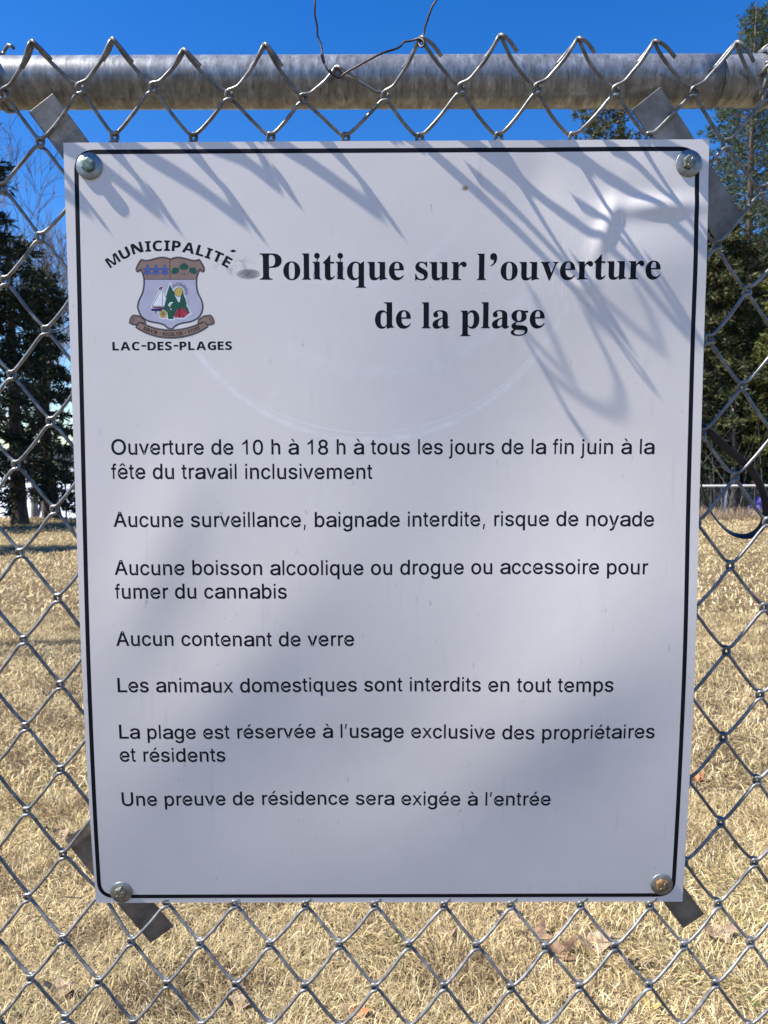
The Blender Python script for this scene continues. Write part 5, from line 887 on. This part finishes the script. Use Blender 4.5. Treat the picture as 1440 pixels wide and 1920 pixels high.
for tx_, p0, p1 in [('Ouverture de 10 h à 18 h à tous les jours de la fin juin à la', (209, 852.5), (1227, 851.5)),
    ('fête du travail inclusivement', (209, 898), (698, 898)), ('Aucune surveillance, baignade interdite, risque de noyade', (213, 988), (1226, 987)),
    ('Aucune boisson alcoolique ou drogue ou accessoire pour', (215, 1078), (1215, 1077)), ('fumer du cannabis', (216, 1122.5), (538, 1122.5)),
    ('Aucun contenant de verre', (218, 1211), (664, 1211)), ('Les animaux domestiques sont interdits en tout temps', (221, 1298), (1150, 1297)),
    ('La plage est réservée à l’usage exclusive des propriétaires', (224, 1385), (1227, 1384)), ('et résidents', (225, 1428), (423, 1428)),
    ('Une preuve de résidence sera exigée à l’entrée', (229, 1511), (1032, 1510))]:
    text_line(tx_, 'A', HELV, p0, p1, sign)

# ---- coat of arms
em = empty('emblem', W(*S2(320, 560))); em.parent = sign; em.location = Vector(em.location) - Vector(sign.location)
def E_(x, y): return S2(235 + x / 8.47, 475 + y / 8.47)       # coordinates of the enlarged crest
def flat(n_, c, r_=.35): return simple(n_, tuple(k * .93 for k in c), tuple(min(1, k * 1.05) for k in c), 120, r_)
CB = flat('print_brown', (.30, .19, .145)); CG = flat('print_grey_brown', (.17, .145, .14)); CL = flat('print_lilac', (.50, .49, .60)); CGR = flat('print_green', (.006, .085, .045))
CBL = flat('print_blue', (.06, .13, .42)); CNV = flat('print_navy', (.025, .02, .13)); CR = flat('print_red', (.45, .03, .05)); CY = flat('print_yellow', (.62, .45, .08)); CW = flat('print_white', (.78, .79, .82)); CMR = flat('print_maroon', (.22, .05, .07))
def cat2(P, n=4, closed=False):
    P = [np.array(p, float) for p in P]
    if closed:
        Q = P[-2:] + P + P[:3]; out = []
        for i in range(2, 2 + len(P)):
            p0, p1, p2, p3 = Q[i - 1:i + 3]
            for k in range(n):
                tt = k / n; out.append(.5 * ((2 * p1) + (-p0 + p2) * tt + (2 * p0 - 5 * p1 + 4 * p2 - p3) * tt ** 2 + (-p0 + 3 * p1 - 3 * p2 + p3) * tt ** 3))
        return out
    return list(catmull(P, n))
right = [(705, 108), (760, 84), (850, 72), (950, 90), (1050, 117), (1120, 122), (1172, 106)]
curl_r = [(1172, 106), (1200, 150), (1235, 215), (1246, 262), (1226, 286), (1200, 262), (1186, 246)]
side_r = [(1186, 246), (1150, 310), (1124, 412), (1128, 540), (1155, 650), (1200, 740), (1224, 840), (1205, 940), (1150, 1020), (1040, 1076), (900, 1102), (810, 1135), (738, 1198)]
def mir(P): return [(1440 - x, y) if False else (1428 - x + 6 * (y > 900), y) for x, y in P]
half = cat2(right, 3) + cat2(curl_r, 3)[1:] + cat2(side_r, 3)[1:]; half = [tuple(p) for p in half]
outl = half + [tuple(p) for p in reversed(mir(half))][1:-1]
OU = [E_(*p) for p in outl]
def pr_poly(layer, shapes, name, mat):
    p = Print(layer)
    for s_ in shapes: p.poly([[E_(*q) for q in s_]])
    return p.build(name, mat, em)
p = Print(1); p.stroke(OU, .0026, True); p.build('shield_rim', CG, em)
p = Print(2); p.poly([OU]); p.build('shield_field', CL, em)
chief = [q for q in outl if q[1] <= 412]; cr = [q for q in half if q[1] <= 414]; chief = cr + [(1124, 412), (304, 412)] + [tuple(x) for x in reversed(mir(cr))][:-1]
pr_poly(3, [chief], 'shield_chief', CB)
p = Print(4); p.stroke(OU, .00062, True)
p.stroke([E_(706, 108), E_(712, 412)], .0005); p.stroke([E_(x, 413) for x in range(304, 1125, 40)], .0005); p.build('shield_outline', MAT['black'], em)
# three fleurs-de-lis
fl = [(0, -92), (16, -62), (20, -35), (12, -8), (30, -30), (58, -28), (62, -4), (44, 2), (36, -6), (20, 12), (38, 22), (52, 40), (50, 62), (34, 58), (18, 42), (14, 66), (0, 90)]
fl = fl + [(-x, y) for x, y in reversed(fl)][1:-1]
pr_poly(4, [[(cx + x * 1.15, 268 + y * 1.02) for x, y in fl] for cx in (350, 485, 625)], 'fleurs_de_lis', CBL)
p = Print(5)
for cx in (350, 485, 625): p.stroke([E_(cx + x * 1.1, 268 + y * 1.03) for x, y in fl], .00022, True); p.stroke([E_(cx - 36, 290), E_(cx + 36, 290)], .0004)
p.build('lily_lines', CNV, em)
ml = [(0, -62), (14, -38), (34, -50), (30, -22), (60, -30), (50, -6), (68, 2), (40, 22), (44, 40), (12, 34), (0, 50)]; ml = ml + [(-x, y) for x, y in reversed(ml)][1:-1]
def rotp(P, a, cx, cy, s=1): return [(cx + s * (x * math.cos(a) - y * math.sin(a)), cy + s * (x * math.sin(a) + y * math.cos(a))) for x, y in P]
pr_poly(4, [rotp(ml, 0, 932, 215, 1.25), rotp(ml, -.5, 795, 278, 1.15), rotp(ml, .5, 1075, 278, 1.15)], 'maple_leaves', CGR)
p = Print(5); p.stroke([E_(932, 260), E_(940, 340)], .0009); p.stroke([E_(840, 300), E_(940, 342), E_(1030, 300)], .0009); p.build('maple_stems', CG, em)
# picture: white surround, boat, trees, sun, flower, tent
pr_poly(3, [[(590, 508), (632, 650), (706, 455), (770, 560), (800, 535), (860, 525), (925, 560), (945, 640), (965, 740), (1005, 870), (1066, 966), (1000, 990), (940, 1045), (790, 1045), (786, 1064), (672, 1064), (660, 1040), (600, 1052), (545, 1030), (525, 940), (410, 925), (410, 835), (540, 590), (505, 575), (545, 525)]], 'white_surround', CW)
pr_poly(4, [[(580, 565), (592, 832), (432, 832)], [(604, 590), (640, 700), (620, 832), (600, 832)]], 'sails', flat('print_sail', (.88, .89, .92)))
p = Print(5)
for a_, b_ in (((582, 555), (592, 835)), ((580, 565), (425, 838)), ((600, 585), (640, 700)), ((420, 838), (640, 838))): p.stroke([E_(*a_), E_(*b_)], .00035)
for k in range(15):
    a = R(-168 + k * 13.4); r1 = 96; r2 = 142 + 12 * (k % 2); p.stroke([E_(848 + r1 * math.cos(a), 612 + r1 * math.sin(a)), E_(848 + r2 * math.cos(a), 612 + r2 * math.sin(a))], .0006)
p.build('rig_and_rays', MAT['black'], em)
pr_poly(5, [[(520, 578), (550, 535), (590, 520), (590, 548), (555, 580)], [(430, 848), (620, 848), (615, 878), (436, 870)]], 'pennant_and_rail', CMR)
pr_poly(5, [[(412, 878), (640, 872), (630, 905), (560, 920), (495, 922), (490, 950), (474, 950), (474, 922), (412, 916)]], 'hull', CNV)
circ = lambda cx, cy, r_, n=22: [(cx + r_ * math.cos(6.2832 * k / n), cy + r_ * math.sin(6.2832 * k / n)) for k in range(n)]
p = Print(4); p.poly([[E_(*q) for q in circ(850, 615, 76)]]); p.build('sun_ring', CG, em)
pr_poly(5, [circ(850, 615, 66)], 'sun_disc', CY)
tree = [(708, 492), (752, 590), (770, 600), (790, 680), (806, 700), (840, 780), (866, 770), (878, 690), (910, 600), (940, 690), (955, 730), (975, 800), (970, 830), (1000, 880), (1015, 925), (1030, 950), (790, 1000), (766, 1000), (766, 1042), (680, 1042), (668, 940), (610, 880), (630, 790), (650, 720), (645, 690), (668, 610), (680, 570)]
pr_poly(6, [tree], 'fir_trees', CGR)
pr_poly(7, [[(680, 820), (700, 785), (740, 770), (762, 785), (735, 800), (716, 830), (712, 860), (700, 840), (690, 838)], circ(722, 888, 11, 8)], 'fish', CW)
pr_poly(7, [circ(600 + 34 * math.cos(a), 962 + 38 * math.sin(a), 31, 14) for a in np.linspace(-1.57, 4.71, 6)[:-1]] + [circ(600, 962, 28, 10)], 'flower', CY)
p = Print(8); p.poly([[E_(*q) for q in circ(600, 962, 9, 8)]])
for a in np.linspace(-1.57, 4.71, 6)[:-1]: p.stroke([E_(*q) for q in circ(600 + 34 * math.cos(a), 962 + 38 * math.sin(a), 31, 14)], .0002, True)
p.build('flower_lines', CG, em)
pr_poly(7, [[(776, 1020), (790, 960), (820, 900), (860, 866), (930, 878), (1000, 935), (1016, 950), (930, 1022)]], 'tent', CR)
p = Print(8); p.poly([[E_(*q) for q in [(848, 1018), (856, 880), (864, 1018)]]])
for a_, b_ in (((860, 866), (930, 1020)), ((860, 866), (870, 1016)), ((866, 872), (1005, 945)), ((858, 866), (800, 1000))): p.stroke([E_(*a_), E_(*b_)], .0003)
p.build('tent_lines', MAT['black'], em)
# motto banner
def bez(P0, P1, P2, P3, n=24): return [tuple((1 - s_) ** 3 * np.array(P0) + 3 * s_ * (1 - s_) ** 2 * np.array(P1) + 3 * s_ ** 2 * (1 - s_) * np.array(P2) + s_ ** 3 * np.array(P3)) for s_ in np.linspace(0, 1, n)]
top = bez((222, 1090), (520, 1270), (900, 1280), (1262, 1085)); bot = bez((175, 1170), (480, 1385), (960, 1400), (1306, 1160))
ban = top + [(1262, 1085)] + list(reversed(bot)); ban = [p_ for k, p_ in enumerate(ban) if k == 0 or math.dist(p_, ban[k - 1]) > 1]
tl_ = [(318, 1110), (300, 1060), (230, 1005), (130, 992), (98, 1020), (72, 1100), (110, 1118), (180, 1130), (222, 1090)]; trr = [(1160, 1110), (1170, 1060), (1250, 1005), (1350, 992), (1376, 1020), (1406, 1100), (1380, 1120), (1300, 1130), (1262, 1085)]
p = Print(1)
for s_ in (ban, tl_, trr): p.stroke([E_(*q) for q in dense(s_ + [s_[0]], 30)][:-1], .0027, True)
p.build('banner_rim', CG, em)
pr_poly(2, [tl_], 'banner_end', CB); pr_poly(2, [trr], 'banner_end', CB); pr_poly(3, [ban], 'banner', CB)
p = Print(4)
for s_ in (ban, tl_, trr): p.stroke([E_(*q) for q in dense(s_ + [s_[0]], 30)][:-1], .0005, True)
p.stroke([E_(140, 1020), E_(110, 1112)], .0005); p.stroke([E_(1335, 1020), E_(1372, 1112)], .0005)
# motto lettering on the arc
def arc_text(pr, txt, font, path, sx_, sy_, start=None, track=0, wd_of=None):
    P = np.array(path); seg = np.r_[0, np.cumsum(np.linalg.norm(np.diff(P, axis=0), axis=1))]
    wds = []
    for ch in txt:
        if ch == ' ': wds.append(260 * sx_)
        elif ch == '-': wds.append(330 * sx_)
        else: pts, _t_ = glyph(font, 'E' if ch == 'É' else ch, None); wds.append((max(q[0] for q in pts) - min(q[0] for q in pts)) * sx_ + track)
    tot = sum(wds); s0_ = (seg[-1] - tot) / 2 if start is None else start; fitk = 1.0
    for ch, w_ in zip(txt, wds):
        mid_ = s0_ + (w_ - track) / 2; c = np.array([np.interp(mid_, seg, P[:, 0]), np.interp(mid_, seg, P[:, 1])])
        c2 = np.array([np.interp(mid_ + 1.5, seg, P[:, 0]), np.interp(mid_ + 1.5, seg, P[:, 1])]); c1 = np.array([np.interp(mid_ - 1.5, seg, P[:, 0]), np.interp(mid_ - 1.5, seg, P[:, 1])])
        ex = (c2 - c1) / np.linalg.norm(c2 - c1); ey = np.array([ex[1], -ex[0]])     # y of the crop points down
        if ch == '-': bar = [(-90, 200), (90, 200), (90, 290), (-90, 290)]; sets = [(bar, [(0, 1, 2), (0, 2, 3)])]; cx = 0
        elif ch == ' ': sets = []
        else:
            pts, tr = glyph(font, 'E' if ch == 'É' else ch, None); cx = (max(q[0] for q in pts) + min(q[0] for q in pts)) / 2; sets = [(pts, tr)]
            if ch == 'É': sets.append(([(cx - 120, 745), (cx + 0, 745), (cx + 130, 890), (cx - 30, 890)], [(0, 1, 2), (0, 2, 3)]))
        for pts, tr in sets: pr.add([E_(*(c + ex * (q[0] - cx) * sx_ + ey * q[1] * sy_)) for q in pts], tr)
        s0_ += w_
base_arc = [(x, y) for x, y in bez((205, 1165), (500, 1362), (950, 1372), (1275, 1150), 60)]
arc_text(p, 'SERVIR - RÉCOLTER - VIVRE', 'M', base_arc, .092, .118, None, 9)
p.build('banner_lines', MAT['black'], em)
# municipality name, curved above, straight below
p = Print(1); a_top = [(-240, 185), (-120, 80)]
NM = [(212, 499.5), (228, 489), (246, 479.5), (265, 473), (285, 471.2), (305, 470.3), (325, 470.6), (345, 473), (365, 477), (385, 483), (405, 490.5), (424, 501)]
path = [((x - 235) * 8.47, (y - 475) * 8.47) for x, y in NM]; path = [tuple(q) for q in catmull(path, 6)]
def span_text(pr, txt, path, total, sy_):
    nat = 0
    for ch in txt:
        pts, _t_ = glyph('M', 'E' if ch == 'É' else ch, None); nat += max(q[0] for q in pts) - min(q[0] for q in pts)
    sx_ = .86 * total / nat; arc_text(pr, txt, 'M', path, sx_, sy_, None, .14 * total / (len(txt) - 1))
span_text(p, 'MUNICIPALITÉ', path, 234 * 8.47, .34)
p.build('lettering', MAT['black'], em)['label'] = 'curved black lettering "MUNICIPALITÉ" above the shield'
p = Print(1); L0 = np.array(S2(211, 657)); L1 = np.array(S2(435, 657)); x = 0; run = []
for ch in 'LAC-DES-PLAGES':
    if ch == '-': run.append((ch, x + 20)); x += 300; continue
    pts, _t_ = glyph('M', ch, None); a_ = min(q[0] for q in pts); run.append((ch, x - a_)); x += max(q[0] for q in pts) - a_ + 75
sc = np.linalg.norm(L1 - L0) / (x - 75)
for ch, xo in run:
    pts, tr = ([(0, 205), (220, 205), (220, 300), (0, 300)], [(0, 1, 2), (0, 2, 3)]) if ch == '-' else glyph('M', ch, None)
    p.add([(L0[0] + (q[0] + xo) * sc, L0[1] + q[1] * sc * .82) for q in pts], tr)
p.build('lettering', MAT['black'], em)['label'] = 'straight black lettering "LAC-DES-PLAGES" below the shield'

# ---- bolts, washers, straps behind
def lathe_uvw(name, cu, cv, prof, mat, parent, sides=40, ang0=0., tilt=(0, 0)):
    V = []; Fc = []
    for (r_, w_) in prof:
        for k in range(sides):
            a = 2 * math.pi * k / sides + ang0; du, dv = r_ * math.cos(a), r_ * math.sin(a); V.append((cu + du, cv + dv, w_ + du * tilt[0] + dv * tilt[1]))
    for j in range(len(prof) - 1):
        for k in range(sides): k2 = (k + 1) % sides; Fc.append((j * sides + k, j * sides + k2, (j + 1) * sides + k2, (j + 1) * sides + k))
    Fc.append(tuple((len(prof) - 1) * sides + k for k in range(sides)))
    return link(name, mesh(name, Wn(V), Fc, sides > 10), mat, parent)
for px, py, mt, lab, marks, dirs in [(168, 312, 'green_bolt', 'weathered green hex bolt with grey washer at the upper left', False, 59),
                         (1291, 307, 'brass', 'hex bolt with radial grade marks and grey washer at the upper right', True, 57),
                         (228, 1672, 'brass', 'yellowish worn hex bolt with washer at the lower left', True, 49),
                         (1240, 1657, 'rust_bolt', 'rusty orange hex bolt with bright washer at the lower right', True, 51)]:
    cu, cv = S2(px, py); h0 = float(sheet_h(cu, cv)); q = random.uniform(0, 1)
    bo = empty('bolt', W(cu, cv, h0)); bo.parent = sign; bo.location = Vector(bo.location) - Vector(sign.location); bo['label'] = lab
    tl = (random.uniform(-.03, .03), random.uniform(-.02, .04)); rw = .0124 if py < 600 else .0117
    lathe_uvw('washer', cu, cv, [(rw - .0003, h0 - .0002), (rw, h0 + .0003), (rw, h0 + .0013), (rw - .0004, h0 + .0017), (.0045, h0 + .0017)], MAT['zinc'], bo, 48, 0, tl)
    R6 = .0066; o = lathe_uvw('bolt_head', cu - .0005, cv + .0005, [(R6, h0 + .0012), (R6, h0 + .0050), (R6 - .0011, h0 + .0056), (R6 - .0030, h0 + .0058)], MAT[mt], bo, 6, q)
    if marks:
        VV, FF = [], []
        for k in range(6):
            a = q + k * math.pi / 3 + .3; c_, s_ = math.cos(a), math.sin(a); b0 = len(VV)
            for rr_, ww in ((.0018, -1), (.0018, 1), (.0042, 1), (.0042, -1)): VV.append((cu - .0005 + c_ * rr_ - s_ * ww * .00028, cv + .0005 + s_ * rr_ + c_ * ww * .00028, h0 + .0057))
            for rr_, ww in ((.0020, 0), (.0040, 0)): VV.append((cu - .0005 + c_ * rr_, cv + .0005 + s_ * rr_, h0 + .0062))
            FF += [(b0, b0 + 4, b0 + 5, b0 + 3), (b0 + 1, b0 + 2, b0 + 5, b0 + 4), (b0, b0 + 1, b0 + 4), (b0 + 3, b0 + 5, b0 + 2)]
        link('grade_marks', mesh('grade_marks', Wn(VV), FF, False), MAT['zinc'], bo)
def backing(cpx, cpy, e1, e2, wd, mat, lab, ww=-.016, w1=-.0035):
    """flat strap behind the mesh from pixel e1 to pixel e2"""
    a = np.array(on_plane(*e1, w1)); b_ = np.array(on_plane(*e2, ww)); d = b_ - a; L = np.linalg.norm(d); ex = d / L; ey = np.array([-ex[1], ex[0]]); n = 12; V = []; Fc = []
    for k in range(n + 1):
        t_ = k / n; bend = w1 + (ww - w1) * t_ + .0012 * math.sin(5 * t_)
        for s_, dw in ((-1, 0), (1, 0), (1, -.0022), (-1, -.0022)): q = a + d * t_ + ey * wd / 2 * s_; V.append((q[0], q[1], bend + dw))
    for k in range(n):
        for q in range(4): Fc.append((4 * k + q, 4 * k + (q + 1) % 4, 4 * k + 4 + (q + 1) % 4, 4 * k + 4 + q))
    Fc += [(3, 2, 1, 0), (4 * n, 4 * n + 1, 4 * n + 2, 4 * n + 3)]
    me = mesh('backing_strap', Wn(V), Fc, False); o = link('backing_strap', me, mat, sign)
    bv = o.modifiers.new('bevel', 'BEVEL'); bv.width = .0006; bv.segments = 2; bv.limit_method = 'ANGLE'; o['label'] = lab
backing(168, 312, (76, 192), (262, 442), .0295, MAT['strap'], 'grey steel strap behind the mesh at the upper left')
backing(1290, 307, (1211, 184), (1372, 430), .0335, MAT['strap'], 'grey steel strap behind the mesh at the upper right', -.017)
backing(228, 1672, (143, 1560), (303, 1755), .0315, MAT['strap_brown'], 'brownish steel strap behind the mesh at the lower left', -.024, -.024)
backing(1240, 1657, (1175, 1560), (1302, 1729), .0275, MAT['strap_brown'], 'brownish steel strap behind the mesh at the lower right', -.024, -.024)
